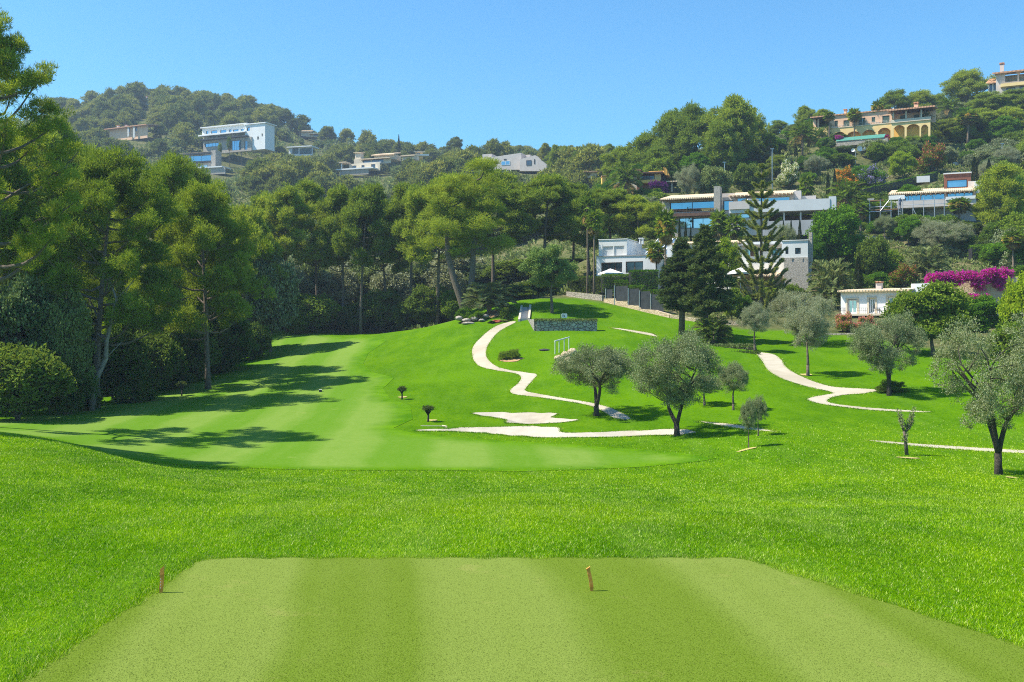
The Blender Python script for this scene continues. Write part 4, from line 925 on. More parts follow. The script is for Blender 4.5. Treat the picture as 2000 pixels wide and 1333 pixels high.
for a in ((786, 777, 9, .3, 'straw'), (843, 822, 11, .3, 'straw'), (1458, 879, 22, .22, 'straw'), (1774, 896, 24, .2, 'straw'), (1574, 733, 12, .4, 'straw'), (1975, 934, 10, .2, 'straw'), (1000, 703, 22, .7), (895, 620, 24, 2.0), (960, 614, 26, 2.2)): patch(*a)

# ------------------------------------------------------------------ hedges
def hedge(name, pts, h, d, label, group=None, mat='hedge', n=None, L_=.10, sag=.0, round_=.18):
    """clipped hedge along plan points (x, y): leaf-covered walls and top round a dark twiggy core"""
    rg = np.random.default_rng(len(name) + int(pts[0][1] * 10)); pts = [np.array(p, float) for p in pts]
    b = Vector((*pts[0], float(gz(*pts[0])))); Ps, Ds = [], []; mb = MB()
    for p, q in zip(pts[:-1], pts[1:]):
        l = np.linalg.norm(q - p); e = (q - p) / l; s = np.array([e[1], -e[0]]); m = int((n or 420) * l * (2 * h + d))
        t = rg.uniform(0, l, m); w = rg.uniform(0, 2 * h + d, m)
        side = np.where(w < h, 1, np.where(w < 2 * h, -1, 0)); v = np.where(side == 1, w, np.where(side == -1, w - h, h)); o_ = np.where(side == 0, w - 2 * h - d / 2, side * d / 2)
        o_ = np.where(v > h - round_, o_ * .86, o_) + rg.normal(0, .03, m) + .05 * np.sin(t * 3.1) ; v = v + np.where(side == 0, rg.normal(0, .045, m), 0) + .04 * np.sin(t * 2.3)
        xy = p + e * t[:, None] + s * o_[:, None]; g = gz(xy[:, 0], xy[:, 1])
        Ps.append(np.column_stack([xy, g + v]) - np.array(b)); nrm = np.column_stack([s[0] * side, s[1] * side, (side == 0) + .45]); Ds.append(unit(nrm + rg.normal(0, .55, (m, 3))))
        k = max(1, int(l / 1.5))
        for i in range(k):
            a = p + e * l * i / k; c = p + e * l * (i + 1) / k; zs = [float(gz(*a)), float(gz(*c))]; u = s * d * .38
            V = [(*(a - u), zs[0] - .2), (*(c - u), zs[1] - .2), (*(c + u), zs[1] - .2), (*(a + u), zs[0] - .2), (*(a - u), zs[0] + h * .9), (*(c - u), zs[1] + h * .9), (*(c + u), zs[1] + h * .9), (*(a + u), zs[0] + h * .9)]
            mb.add([tuple(Vector(x) - b) for x in V], [(0, 1, 5, 4), (1, 2, 6, 5), (2, 3, 7, 6), (3, 0, 4, 7), (4, 5, 6, 7)])
    Pn = np.concatenate(Ps); D = np.concatenate(Ds)
    o = empty(name, b, 0, label, 'hedge', group); link('branches', mb.mesh('hedge_core', M['dark']), o)
    link('foliage', leafmesh('hedge_leaves', Pn, D, rg.uniform(.6, 1.2, len(Pn)) * L_, L_ * .5, rg.uniform(0, 1, len(Pn)), M[mat], rg), o); return o
def pp(px, y): v = PG(px, y); return (v.x, v.y)
hedge('long_hedge', [pp(542, 123), pp(640, 123.5), pp(740, 122), pp(820, 120), pp(892, 114)], 1.15, 1.0, 'long low dark hedge closing the head of the fairway', mat='shrub_dark', n=240, L_=.16)

# ------------------------------------------------------------------ houses
class House:
    """built in metres in its own axes; px and row measure its front at depth y, d runs back from the front"""
    def __init__(s, name, label, cat, px, row, y, rot=0.0, group=None):
        s.px, s.row, s.y, s.th = px, row, y, math.radians(rot); s.root = empty(name, P(px, row, y), s.th, label, cat, group); s.o = P(px, row, y)
    def X(s, p):
        u = (p - 1000) / F; return (u * s.y - s.o.x) / (math.cos(s.th) - u * math.sin(s.th))
    def Z(s, r, p=None):
        yy = s.y + (s.X(p) if p is not None else 0) * math.sin(s.th); return (HZ - r) / F * yy - s.o.z
    def boxes(s, name, mat, lst, parent=None):
        mb = MB()
        for a, b, t, u, d0, d1 in lst: m = (a + b) / 2; mb.box(s.X(a), s.X(b), d0, d1, s.Z(u, m), s.Z(t, m))
        return mb.build(name, M[mat], parent or s.root)
    def wall(s, mat, a, b, t, u, d=0.0, th=.3, holes=(), name='wall', parent=None):
        """wall with real openings; holes (a, b, top, bottom) or with a fifth value 'arch'"""
        rects = []; mid = (a + b) / 2; A, B, TT, UU_ = s.X(a), s.X(b), s.Z(t, mid), s.Z(u, mid)
        for h in holes:
            m = (h[0] + h[1]) / 2; x0, x1, zt, zu = s.X(h[0]), s.X(h[1]), s.Z(h[2], m), s.Z(h[3], m)
            if len(h) > 4:
                n = 12; c = (x0 + x1) / 2; w = (x1 - x0) / 2; rise = h[5] * s.y / F
                for i in range(n):
                    q0 = x0 + 2 * w * i / n; q1 = x0 + 2 * w * (i + 1) / n; v = ((q0 + q1) / 2 - c) / w
                    rects.append((q0, q1, zt - rise * (1 - math.sqrt(max(0, 1 - v * v))), zu))
            else: rects.append((x0, x1, zt, zu))
        xs = sorted({A, B, *(min(max(v, A), B) for r in rects for v in r[:2])}); mb = MB()
        for x0, x1 in zip(xs[:-1], xs[1:]):
            if x1 - x0 < 1e-6: continue
            m = (x0 + x1) / 2; cuts = sorted(((r[2], r[3]) for r in rects if r[0] <= m <= r[1]), reverse=True); cur = TT
            for c0, c1 in cuts:
                c0 = min(c0, TT); c1 = max(c1, UU_)
                if c0 < cur: mb.box(x0, x1, d, d + th, c0, cur)
                cur = min(cur, c1)
            if cur > UU_: mb.box(x0, x1, d, d + th, UU_, cur)
        return mb.build(name, M[mat], parent or s.root)
    def window(s, a, b, t, u, d=.15, pane='glass_dark', frame='charcoal', n=1, w=.06, name='window', rows=1):
        m = (a + b) / 2; x0, x1, z0, z1 = s.X(a), s.X(b), s.Z(u, m), s.Z(t, m); mb = MB()
        mb.box(x0, x1, d, d + .06, z0, z0 + w); mb.box(x0, x1, d, d + .06, z1 - w, z1)
        for i in range(n + 1): x = x0 + (x1 - x0 - w) * i / n; mb.box(x, x + w, d, d + .06, z0 + w, z1 - w)
        for i in range(1, rows): z = z0 + (z1 - z0) * i / rows; mb.box(x0 + w, x1 - w, d + .012, d + .048, z, z + w * .7)
        f = mb.build(name, M[frame], s.root); g = MB(); g.box(x0 + w * .5, x1 - w * .5, d + .022, d + .035, z0 + w * .5, z1 - w * .5); g.build('pane', M[pane], f); return f
    def slope(s, mat, a, b, r0, d0, r1, d1, th=.18, name='roof', parent=None, a1=None, b1=None):
        """pitched slab from front edge (row r0 at depth d0) back to (r1, d1)"""
        a1 = a if a1 is None else a1; b1 = b if b1 is None else b1; mb = MB(); m = (a + b) / 2
        q = [(s.X(a), d0, s.Z(r0, m)), (s.X(b), d0, s.Z(r0, m)), (s.X(b1), d1, s.Z(r1, m)), (s.X(a1), d1, s.Z(r1, m))]
        mb.add(q + [(x, y, z - th) for x, y, z in q], [(0, 1, 2, 3), (7, 6, 5, 4), (0, 4, 5, 1), (1, 5, 6, 2), (2, 6, 7, 3), (3, 7, 4, 0)])
        return mb.build(name, M[mat], parent or s.root)
    def rail(s, a, b, t, u, d, n=8, mat='rail', r=.025, name='railing', mids=1):
        mb = MB(); m_ = (a + b) / 2; x0, x1, z0, z1 = s.X(a), s.X(b), s.Z(u, m_), s.Z(t, m_)
        for k in range(mids + 1): mb.bar((x0, d, z1 - (z1 - z0) * k / (mids + 1)), (x1, d, z1 - (z1 - z0) * k / (mids + 1)), r)
        for i in range(n + 1): x = x0 + (x1 - x0) * i / n; mb.bar((x, d, z0), (x, d, z1), r)
        return mb.build(name, M[mat], s.root)
    def chimney(s, a, b, t, u, d, w, mat='pinkgrey', parent=None, cap='tile_red'):
        c = s.boxes('chimney', mat, [(a, b, t + (u - t) * .22, u, d, d + w)], parent)
        s.boxes('chimney_cap', cap, [(a - 1, b + 1, t, t + (u - t) * .12, d - .15, d + w + .15), (a, a + (b - a) * .3, t + (u - t) * .12, t + (u - t) * .22, d + .02, d + w - .02), (b - (b - a) * .3, b, t + (u - t) * .12, t + (u - t) * .22, d + .02, d + w - .02)], c)

# --- white villa above the lawn
h = House('white_villa', 'long white villa with a roof terrace and glass roof above the lawn', 'villa', 1165, 562, 118, -22)
h.wall('white', 1165, 1282, 500, 566, 0, .35, [(1174, 1215, 513, 537), (1222, 1256, 511, 533)])
h.boxes('wall', 'white', [(1165, 1171, 500, 566, .35, 8), (1276, 1282, 500, 566, .35, 8), (1171, 1276, 500, 503, .352, 8)])
h.boxes('cornice', 'grey', [(1164, 1283, 499, 500.5, -.08, .3)])
h.window(1174, 1215, 513, 537, .2, 'glass_dark', 'brown', 3, .1); h.window(1222, 1256, 511, 533, .2, 'glass_dark', 'brown', 2, .1)
h.wall('white', 1167, 1222, 468, 499, .5, .3, [(1174, 1195, 481, 499), (1197, 1217, 480, 499)], name='upper_wall')
h.boxes('upper_wall', 'white', [(1167, 1172, 468, 499, .8, 6), (1217, 1222, 468, 499, .8, 7.5)])
h.boxes('roof', 'white', [(1166, 1223, 466.5, 468, .42, 7.5)])
h.boxes('shutter', 'greypale', [(1174, 1195, 481, 499, .62, .72)]); h.boxes('shutter', 'greypale', [(1197, 1217, 480, 499, .62, .72)])
h.wall('white', 1222, 1300, 476, 499, 7.2, .3, [(1238, 1246, 484, 499)], name='upper_wall')
h.slope('glass_pale', 1246, 1292, 492, 3.6, 458, 7.0, .1, 'glass_roof', a1=1258, b1=1296)
mb = MB()
for i in range(6):
    f = i / 5; mb.bar((h.X(1246 + 46 * f), 3.55, h.Z(491, 1269)), (h.X(1258 + 38 * f), 6.95, h.Z(457, 1269)), .06)
mb.build('glazing_bars', M['white'], h.root)
h.boxes('upper_wall', 'white', [(1290, 1300, 470, 499, 3.4, 7)])
h.rail(1224, 1282, 490, 499, .15, 10, 'metal', .02, mids=2)
h.boxes('chimney', 'white', [(1231, 1233, 461, 472, 4, 4.5), (1236, 1238, 461, 472, 4, 4.5), (1230, 1239, 459.5, 461, 3.9, 4.6)])
h.wall('white', 1300, 1440, 470, 566, 3.5, .35, [(1315, 1345, 486, 500), (1360, 1395, 486, 500), (1405, 1430, 488, 502)])
for a in ((1315, 1345), (1360, 1395), (1405, 1430)): h.window(a[0], a[1], 487, 501, 3.7, 'glass_dark', 'brown', 2, .1)
h.slope('tile', 1298, 1442, 470, 3.0, 462, 6.5, .15)
h.wall('white', 1440, 1534, 468, 512, 3.0, .35, [(1446, 1457, 482, 496), (1500, 1522, 481, 496)])
h.window(1446, 1457, 482, 496, 3.15, 'glass_pale', 'charcoal', 1); h.window(1500, 1522, 481, 496, 3.15, 'glass_blue', 'brown', 2); h.boxes('shutter', 'brown', [(1458, 1470, 480, 497, 2.92, 3.0)]); h.boxes('shutter', 'brown', [(1523, 1526, 480, 497, 2.92, 3.0)])
h.boxes('wall', 'white', [(1440, 1530, 512, 612, 2.4, 3.3)]); h.slope('grey', 1436, 1530, 474, 2.2, 468, 6, .12)
h.wall('white', 1526, 1577, 470, 503, .4, .35, [(1533, 1539, 483, 496), (1552, 1563, 484, 496)], name='tower_wall')
h.boxes('tower_wall', 'white', [(1526, 1529, 470, 503, .75, 4), (1573, 1577, 470, 503, .75, 5), (1529, 1573, 470, 472, .752, 4)])
h.window(1533, 1539, 483, 496, .55, 'glass_dark', 'charcoal', 1, .08); h.window(1552, 1563, 484, 496, .55, 'glass_dark', 'charcoal', 2, .08, rows=3)
h.boxes('roof', 'white', [(1525, 1578, 468.5, 470, .3, 4.2)])
h.wall('stone_fine', 1530, 1578, 503, 625, .3, 4, [(1546, 1550, 505, 512), (1567, 1570, 505, 512)], name='stone_tower')
h.boxes('window', 'white', [(1546, 1550, 505, 512, .5, .6)]); h.boxes('window', 'white', [(1567, 1570, 505, 512, .5, .6)])
h.boxes('stone_pillar', 'stone', [(1577.5, 1584, 452, 512, 1.0, 2.2)])
h.slope('tile', 1418, 1520, 539, -1.5, 531, 2.3, .16, 'porch_roof'); h.boxes('porch_wall', 'stone_gold', [(1425, 1530, 541, 600, 1.2, 2.3)])
def parasol(px, row, y, w, hh, label):
    o = empty('parasol', P(px, row, y), .3, label, 'parasol', 'white parasols by the villa'); k = y / F * w / 2; z = hh * y / F; mb = MB()
    ring = [(k * math.cos(a) * 1.15, k * math.sin(a) * 1.15, z * .55) for a in np.arange(4) * math.pi / 2 + math.pi / 4]; top = (0, 0, z)
    mb.add(ring + [top], [(0, 1, 4), (1, 2, 4), (2, 3, 4), (3, 0, 4)])
    for i in range(4):
        p, q = ring[i], ring[(i + 1) % 4]; mb.add([p, q, (q[0], q[1], q[2] - .18), (p[0], p[1], p[2] - .18)], [(0, 1, 2, 3)])
    mb.build('canopy', M['canvas'], o); m2 = MB(); m2.bar((0, 0, -1.6), (0, 0, z), .035, 6); m2.box(-.3, .3, -.3, .3, -1.75, -1.6); m2.build('pole', M['rail'], o)
parasol(1192, 545, 114, 46, 20, 'white parasol in front of the villa\'s ground-floor windows'); parasol(1446, 545, 110, 50, 22, 'white parasol beside the villa porch near the araucaria')

# --- stone villa with two tiled roofs and a long terrace
h = House('stone_villa', 'stone villa with two pale tiled roofs and a long grey terrace', 'villa', 1293, 462, 150, -20)
h.wall('stone_fine', 1293, 1406, 390, 462, 0, .4, [(1308, 1395, 394, 414), (1326, 1392, 426, 446)])
h.boxes('wall', 'stone_fine', [(1293, 1300, 390, 462, .4, 9)])
h.slope('tile', 1291, 1396, 388, -1.0, 371, 5.5, .2, a1=1297, b1=1396)
h.boxes('fascia', 'wood', [(1291, 1396, 389.4, 392, -.8, -.6)])
h.window(1308, 1395, 394, 408, .5, 'glass_blue', 'charcoal', 2, .08); h.boxes('balcony', 'brown', [(1304, 1397, 418, 424, -1.2, .38)])
h.rail(1305, 1396, 410, 418, -1.1, 14, 'brown', .03, 'balcony_railing', 2)
h.window(1326, 1352, 426, 446, .25, 'glass_pale', 'charcoal', 2, .08); h.window(1353, 1392, 426, 446, .25, 'glass_pale', 'charcoal', 2, .08)
h.boxes('stone_pillar', 'stone_fine', [(1396, 1408, 366, 424, -1.0, .8)])
h.wall('pinkgrey', 1408, 1432, 376, 440, 1.2, .3, [(1410, 1431, 390, 410)]); h.window(1410, 1431, 390, 410, 1.3, 'glass_blue', 'charcoal', 1, .1)
h.wall('stone_fine', 1430, 1550, 380, 410, 1.5, .3, [(1437, 1541, 383, 398)]); h.window(1437, 1490, 383, 398, 1.6, 'glass_blue', 'grey', 1, .08); h.window(1490, 1541, 383, 398, 1.6, 'glass_blue', 'grey', 1, .08)
h.slope('tile', 1422, 1548, 379, .2, 362, 7, .2, a1=1425, b1=1550)
mb = MB()
for i in range(17): x = h.X(1426 + i * 7.4); mb.box(x, x + .16, .1, 1.6, h.Z(381.6, 1485), h.Z(379.8, 1485))
mb.build('rafters', M['wood'], h.root)
h.boxes('wall', 'pinkgrey', [(1549, 1563, 370, 396, 1.6, 3), (1563, 1592, 379, 396, 2.2, 2.6)]); h.window(1549, 1562, 388, 396, 1.3, 'glass_blue', 'charcoal', 1, .06)
h.boxes('terrace', 'greypale', [(1428, 1622, 396, 417, -2.5, -2.2), (1428, 1622, 414, 417, -2.2, 3)]); h.boxes('terrace', 'pinkgrey', [(1429, 1468, 398, 413, -2.75, -2.52)])
h.boxes('terrace', 'greypale', [(1620, 1634, 388, 414, -2.4, 0)])
h.wall('pinkgrey', 1430, 1500, 414, 462, -1.6, .3, [(1442, 1467, 414, 429)]); h.window(1442, 1467, 414, 429, -1.5, 'glass_pale', 'charcoal', 1, .1)
h.boxes('inner_wall', 'brown', [(1500, 1620, 417, 436, 2.6, 3)]); h.window(1545, 1562, 427, 433, 2.4, 'glass_blue', 'charcoal', 1, .06)
h.boxes('column', 'pinkgrey', [(1532, 1535, 417, 436, -2.0, -1.7)]); h.boxes('column', 'pinkgrey', [(1564, 1567, 417, 436, -2.0, -1.7)]); h.boxes('column', 'pinkgrey', [(1501, 1504, 417, 436, -2.0, -1.7)])
h.boxes('base_wall', 'grey', [(1488, 1622, 434, 462, -2.4, -2.0)])
parasol(1465, 398, 147, 30, 13, 'small white parasol on the stone villa\'s terrace')

# --- villa under scaffolding
h = House('hill_villa', 'long villa with a pale tiled roof and a rust-red box behind scaffolding', 'villa', 1735, 432, 152, -24)
h.wall('stone_fine', 1737, 1906, 374, 405, 0, .4, [(1750, 1845, 379, 395), (1850, 1900, 376, 394)]); h.window(1750, 1798, 379, 395, .15, 'glass_blue', 'grey', 2, .07); h.window(1798, 1845, 379, 395, .15, 'glass_blue', 'grey', 2, .07); h.window(1850, 1900, 376, 394, .15, 'glass_blue', 'charcoal', 3, .07)
h.slope('tile', 1736, 1906, 376, -1.0, 359, 5.5, .2, a1=1737, b1=1904); h.boxes('fascia', 'wood', [(1737, 1905, 376.6, 379, -.8, -.6)])
mb = MB()
for i in range(18): x = h.X(1741 + i * 9.4); mb.box(x, x + .2, -.7, .6, h.Z(380.6, 1821), h.Z(378.6, 1821))
mb.build('rafters', M['cream'], h.root)
h.wall('rustwall', 1843, 1897, 334, 364, 3.2, .4, [(1849, 1889, 346, 361)], name='upper_wall'); h.window(1849, 1889, 346, 361, 3.3, 'glass_blue', 'charcoal', 1, .08); h.boxes('upper_wall', 'rustwall', [(1843, 1847, 334, 364, 3.6, 8)])
h.boxes('roof', 'greypale', [(1842, 1898, 331.5, 334, 3.0, 8)]); h.boxes('upper_wall', 'pinkgrey', [(1891, 1903, 350, 368, 2.4, 3.0)]); h.boxes('upper_wall', 'white', [(1903, 1925, 351, 375, 1.5, 6)])
h.boxes('wall', 'pinkgrey', [(1735, 1906, 393, 407, -2.0, -1.6), (1735, 1906, 405, 408, -1.6, 2)]); h.boxes('wall', 'white', [(1737, 1768, 385, 393, -1.9, -1.7)]); h.boxes('wall', 'white', [(1847, 1905, 387, 393, -2.2, -2.0)])
h.boxes('lower_wall', 'grey', [(1760, 1906, 408, 440, .5, .9)]); h.boxes('wall', 'grey', [(1694, 1707, 388, 432, 0, 2)])
h.boxes('lower_wall', 'dark', [(1700, 1760, 408, 440, 1.5, 1.9)])
h.boxes('shed', 'greypale', [(1786, 1813, 328, 341, 9, 12)])
o = House('scaffold', 'metal scaffolding with plank decks along the terrace of the hill villa', 'scaffold', 1697, 440, 148, -24)
mb = MB()
for px in (1698, 1719, 1740, 1755, 1763, 1783, 1804, 1825, 1844): mb.bar((o.X(px), 0, o.Z(444, 1770)), (o.X(px), 0, o.Z(388, 1770)), .05, 5)
for px in (1698, 1719, 1740): mb.bar((o.X(px), 1.2, o.Z(444, 1770)), (o.X(px), 1.2, o.Z(392, 1770)), .05, 5)
for r in (393, 401): mb.bar((o.X(1763), 0, o.Z(r, 1770)), (o.X(1846), 0, o.Z(r, 1770)), .045, 5)
for r in (402, 411): mb.bar((o.X(1697), 0, o.Z(r, 1770)), (o.X(1742), 0, o.Z(r, 1770)), .055, 5)
mb.bar((o.X(1719), -.1, o.Z(411, 1770)), (o.X(1736), -.1, o.Z(391, 1770)), .07, 5); mb.bar((o.X(1783), -.1, o.Z(408, 1770)), (o.X(1789), -.1, o.Z(421, 1770)), .05, 5)
mb.build('poles', M['metal'], o.root)
o.boxes('deck', 'wood', [(1697, 1758, 409, 410.6, -.1, 1.3)]); o.boxes('deck', 'wood', [(1699, 1726, 391, 392.5, 0, 1.2)])
mb = MB(); 
for px in (1754.5, 1760): mb.bar((o.X(px), -.4, o.Z(434, 1770)), (o.X(px), -.3, o.Z(408, 1770)), .04, 5)
for i in range(8): mb.bar((o.X(1754.5), -.38, o.Z(432 - 3 * i)), (o.X(1760), -.38, o.Z(432 - 3 * i)), .03, 4)
mb.build('ladder', M['metal'], o.root)

# --- yellow arcaded villa on the hill
h = House('arcaded_villa', 'peach and yellow villa with arches and green shutters on the hilltop', 'villa', 1588, 276, 208, -28)
arch = [(1627, 1651, 258, 276, 'arch', 9), (1654, 1681, 257, 276, 'arch', 9), (1684, 1709, 254, 276, 'arch', 9), (1715, 1739, 250, 276, 'arch', 9)]
h.wall('yellow', 1618, 1742, 245, 280, 0, .4, arch, name='arcade'); h.boxes('inner_wall', 'ochre', [(1618, 1742, 249, 280, 1.0, 1.3)])
wins = [(1630, 1636, 236, 246), (1647, 1659, 235, 248), (1677, 1690, 231, 246), (1702, 1709, 229, 239), (1723, 1737, 226, 241)]
h.wall('peach', 1618, 1742, 219, 249.5, .15, .4, wins, name='upper_wall')
for a, b, t, u in wins: h.boxes('shutter', 'shutter', [(a, (a + b) / 2 - .2, t, u, .25, .32), ((a + b) / 2 + .2, b, t, u, .25, .32)])
h.boxes('terrace', 'cream', [(1617, 1743, 245, 246.5, -.1, .14)])
h.rail(1618, 1742, 240, 245, .05, 24, 'rail', .02)
h.slope('tile_red', 1610, 1744, 219.5, -.12, 212, 5.0, .25); h.chimney(1643, 1648, 208, 220, 3, 1.0, 'peach')
h.boxes('wall', 'yellow', [(1588, 1618, 249.5, 282, -.4, 6)]); h.boxes('wall', 'peach', [(1588, 1594, 229, 249.5, -.2, 5), (1594, 1618, 229, 249.5, 3.4, 3.8)]); h.boxes('column', 'peach', [(1597, 1600, 231, 249.5, -.3, .1)])
h.slope('tile_red', 1584, 1622, 229, -1.2, 222, 4, .25, 'porch_roof'); h.boxes('beams', 'brown', [(1588, 1618, 230, 233, -.8, 3)])
arch = [(1747, 1768, 247, 276, 'arch', 8), (1772, 1797, 245, 276, 'arch', 8), (1800, 1814, 246, 276, 'arch', 8)]
h.wall('yellow', 1742, 1818, 236, 280, -1.2, .4, arch, name='arcade'); h.boxes('inner_wall', 'ochre', [(1742, 1818, 242, 280, .2, .5)])
h.wall('peach', 1742, 1826, 216, 240, 1.4, .4, [(1756, 1769, 223, 230), (1783, 1793, 222, 229)], name='upper_wall'); h.boxes('shutter', 'shutter', [(1756, 1769, 223, 230, 1.5, 1.6)]); h.boxes('shutter', 'shutter', [(1783, 1793, 222, 229, 1.5, 1.6)])
h.boxes('balcony', 'cream', [(1741, 1819, 234, 240, -1.4, -1.1), (1741, 1819, 239, 241, -1.1, 1.4)])
for px in (1745, 1769.5, 1799): h.boxes('column', 'cream', [(px, px + 2.6, 214, 234, -1.2, -.9)])
h.slope('tile_red', 1736, 1828, 214.5, -2.2, 207, 4, .3); h.boxes('beams', 'brown', [(1742, 1822, 215.5, 218, -1.8, 1.3)]); h.chimney(1782, 1790, 195, 211, 2.5, 1.3, 'peach')
o = House('pool_cover', 'green slatted cover over the terrace wall below the arcaded villa', 'pool cover', 1632, 280, 202, -28)
o.slope('greencover', 1634, 1728, 274, -1.0, 264, 1.2, .08, 'cover'); o.boxes('side_wall', 'stone', [(1634, 1735, 275, 284, -.9, .5)])

# --- arched villa at the top edge
h = House('hilltop_villa', 'pale villa with round-arched loggia and tiled roof at the top corner', 'villa', 1928, 196, 242, -28)
h.wall('pinkgrey', 1945, 2060, 137, 200, 0, .5, [(1963, 1987, 138, 160, 'arch', 12), (1990, 2014, 137, 158, 'arch', 12), (1965, 1983, 171, 186), (1991, 2008, 168, 186), (2022, 2046, 136, 158, 'arch', 12)])
h.boxes('inner_wall', 'cream', [(1946, 2060, 139, 162, 3, 3.4)]); h.boxes('balcony', 'yellow', [(1954, 2060, 161, 167, -1.2, 0)]); h.rail(1962, 2046, 154, 161, .2, 18, 'charcoal', .03)
h.window(1965, 1983, 171, 186, .2, 'glass_dark', 'charcoal', 2, .1); h.window(1991, 2008, 168, 186, .2, 'glass_dark', 'charcoal', 2, .1)
h.slope('tile_red', 1938, 2064, 137.5, -1.0, 127, 7, .35, a1=1950); h.chimney(1952, 1960, 119, 137, 2, 1.6)
h.wall('white', 1929, 1945, 160, 187, 1.2, .4, [(1932, 1937, 162, 178), (1940, 1944, 158, 174)]); h.window(1932, 1937, 162, 178, 1.3, 'glass_dark', 'charcoal', 1, .08); h.window(1940, 1944, 158, 174, 1.3, 'glass_dark', 'charcoal', 1, .08)
h.slope('tile_red', 1925, 1947, 160.5, .4, 148, 3, .3, 'porch_roof', a1=1932)

# --- orange-roofed house
h = House('orange_house', 'dark house with a steep orange roof behind the purple bougainvillea', 'house', 1234, 372, 176, -15)
h.wall('rustwall', 1244, 1292, 341, 378, 0, .4, [(1248, 1278, 343, 352)]); h.window(1248, 1278, 343, 352, .2, 'glass_dark', 'brown', 3, .1)
h.boxes('balcony', 'ochre', [(1247, 1290, 353, 359, -1, .0)]); h.boxes('roof', 'brown', [(1232, 1296, 338.5, 341, -1.4, 6)])
h.boxes('wall', 'yellow', [(1279, 1291, 340.9, 353, -.4, -.02)]); h.boxes('wall', 'cream', [(1232, 1245, 345, 378, .5, 5)])
h.slope('tile_orange', 1264, 1300, 338, -1, 329, 3.2, .3); mb = MB()
q = [(1297, 329.5), (1302, 330), (1308, 345), (1300, 344)]; mb.prism([(h.X(a), h.Z(b, a)) for a, b in q], -1.2, 2.5, 'y'); mb.build('gable', M['tile_orange'], h.root)
h.boxes('wall', 'dark', [(1291.5, 1300, 340, 378, .4, 3)]); h.slope('tile', 1302, 1328, 355, -1, 351, 2, .2, 'porch_roof'); h.chimney(1240, 1247, 328, 340, 2, 1.2, 'cream')
h.boxes('column', 'cream', [(1312, 1314, 357, 376, -.6, -.4)])

# --- little white house by the lawn
h = House('white_cottage', 'little white house with tall windows and a tiled eave beside the lawn', 'house', 1642, 616, 96, -34)
W3 = [(1655, 1674, 585, 612), (1697, 1709, 583, 612), (1734, 1754, 580, 610)]
h.wall('white', 1642, 1775, 573, 622, 0, .35, W3)
h.boxes('wall', 'white', [(1768.2, 1775, 573, 622, .352, 6), (1642, 1648, 573, 622, .352, 5)])
for a, b, t, u in W3:
    h.window(a + 1, b - 1, t + 1, u, .18, 'glass_pale', 'white', 2, .09); mb = MB(); w = .16; x0, x1, z0, z1 = h.X(a), h.X(b), h.Z(u, (a + b) / 2), h.Z(t, (a + b) / 2)
    mb.box(x0 - w, x0, -.05, .1, z0, z1 + w); mb.box(x1, x1 + w, -.05, .1, z0, z1 + w); mb.box(x0, x1, -.05, .1, z1, z1 + w); mb.build('window_surround', M['cream'], h.root)
h.boxes('wall', 'white', [(1642, 1775, 566, 573.2, .02, .33)])
h.slope('tile', 1638, 1779, 567, -.5, 561, 4.0, .14); h.chimney(1705, 1716, 549, 565, 1.0, .6, 'pinkgrey'); h.boxes('parapet', 'white', [(1772, 1812, 553, 600, 1.5, 4)])
h.boxes('balcony', 'cream', [(1640, 1775, 613, 617, -1.3, 0)])
for a, b in ((1642, 1654), (1676, 1696), (1711, 1733), (1755, 1775)): h.rail(a, b, 602, 613, -1.2 if a > 1700 else -.4, 5, 'charcoal', .018)
c = empty('balcony_chair', P(1715, 613, 94.2), .8, 'dark chair on the white cottage\'s balcony', 'chair'); mb = MB(); mb.box(-.25, .25, -.25, .25, .42, .47); mb.build('seat', M['dark'], c); mb = MB(); mb.box(-.25, .25, .22, .27, .47, .95); mb.build('backrest', M['dark'], c)
for x in (-.22, .22):
    for y in (-.22, .22): mb = MB(); mb.bar((x, y, 0), (x, y, .42), .02); mb.build('leg', M['dark'], c)

# --- far hillside houses
def rows(h, lst, **k):
    for a in lst: h.window(*a, **k)
h = House('modern_villa', 'big white modern villa over a glazed grey base on the far hill', 'villa', 394, 300, 412, -24)
W1 = [(402, 407, 256, 262), (412, 424, 255, 261), (430, 442, 254, 260), (447, 452, 253, 259), (455, 466, 253, 259), (470, 476, 252, 258)]
h.wall('white', 395, 482, 247, 264, 0, .5, W1); rows(h, W1, d=.3, pane='glass_blue', n=1, w=.12)
W1 = [(408, 420, 265.5, 269), (424, 440, 265, 268.5), (446, 476, 264.5, 268)]
h.wall('cream', 395, 482, 264, 271, .6, .5, W1, name='lower_wall'); rows(h, W1, d=.9, pane='glass_blue', n=1, w=.12)
h.boxes('balcony', 'white', [(393, 484, 261.5, 264.2, -1.8, 0)]); h.wall('white', 482, 521, 243.5, 294, -1, 6, [(485, 491, 250, 257), (505, 509, 268, 274), (514, 517, 262, 268)]); rows(h, [(485, 491, 250, 257)], d=-.6, pane='glass_blue', w=.12)
h.boxes('roof', 'white', [(393, 484, 245.5, 247.3, -.8, 9), (481, 523, 242, 243.8, -1.4, 6)])
h.boxes('roof', 'charcoal', [(400, 490, 271, 273, -3, 4)]); W1 = [(405, 432, 281, 288), (457, 476, 276, 295), (482, 488, 277, 294)]
h.wall('stone_fine', 402, 496, 273, 300, -1.5, .6, W1, name='base_wall'); rows(h, W1, d=-1.2, pane='glass_blue', n=4, w=.1)
h = House('beige_villa', 'low peach villa with a white porch frame on the far hill', 'villa', 212, 270, 438, -26)
W1 = [(249, 254, 250, 259), (264, 268, 249, 257)]
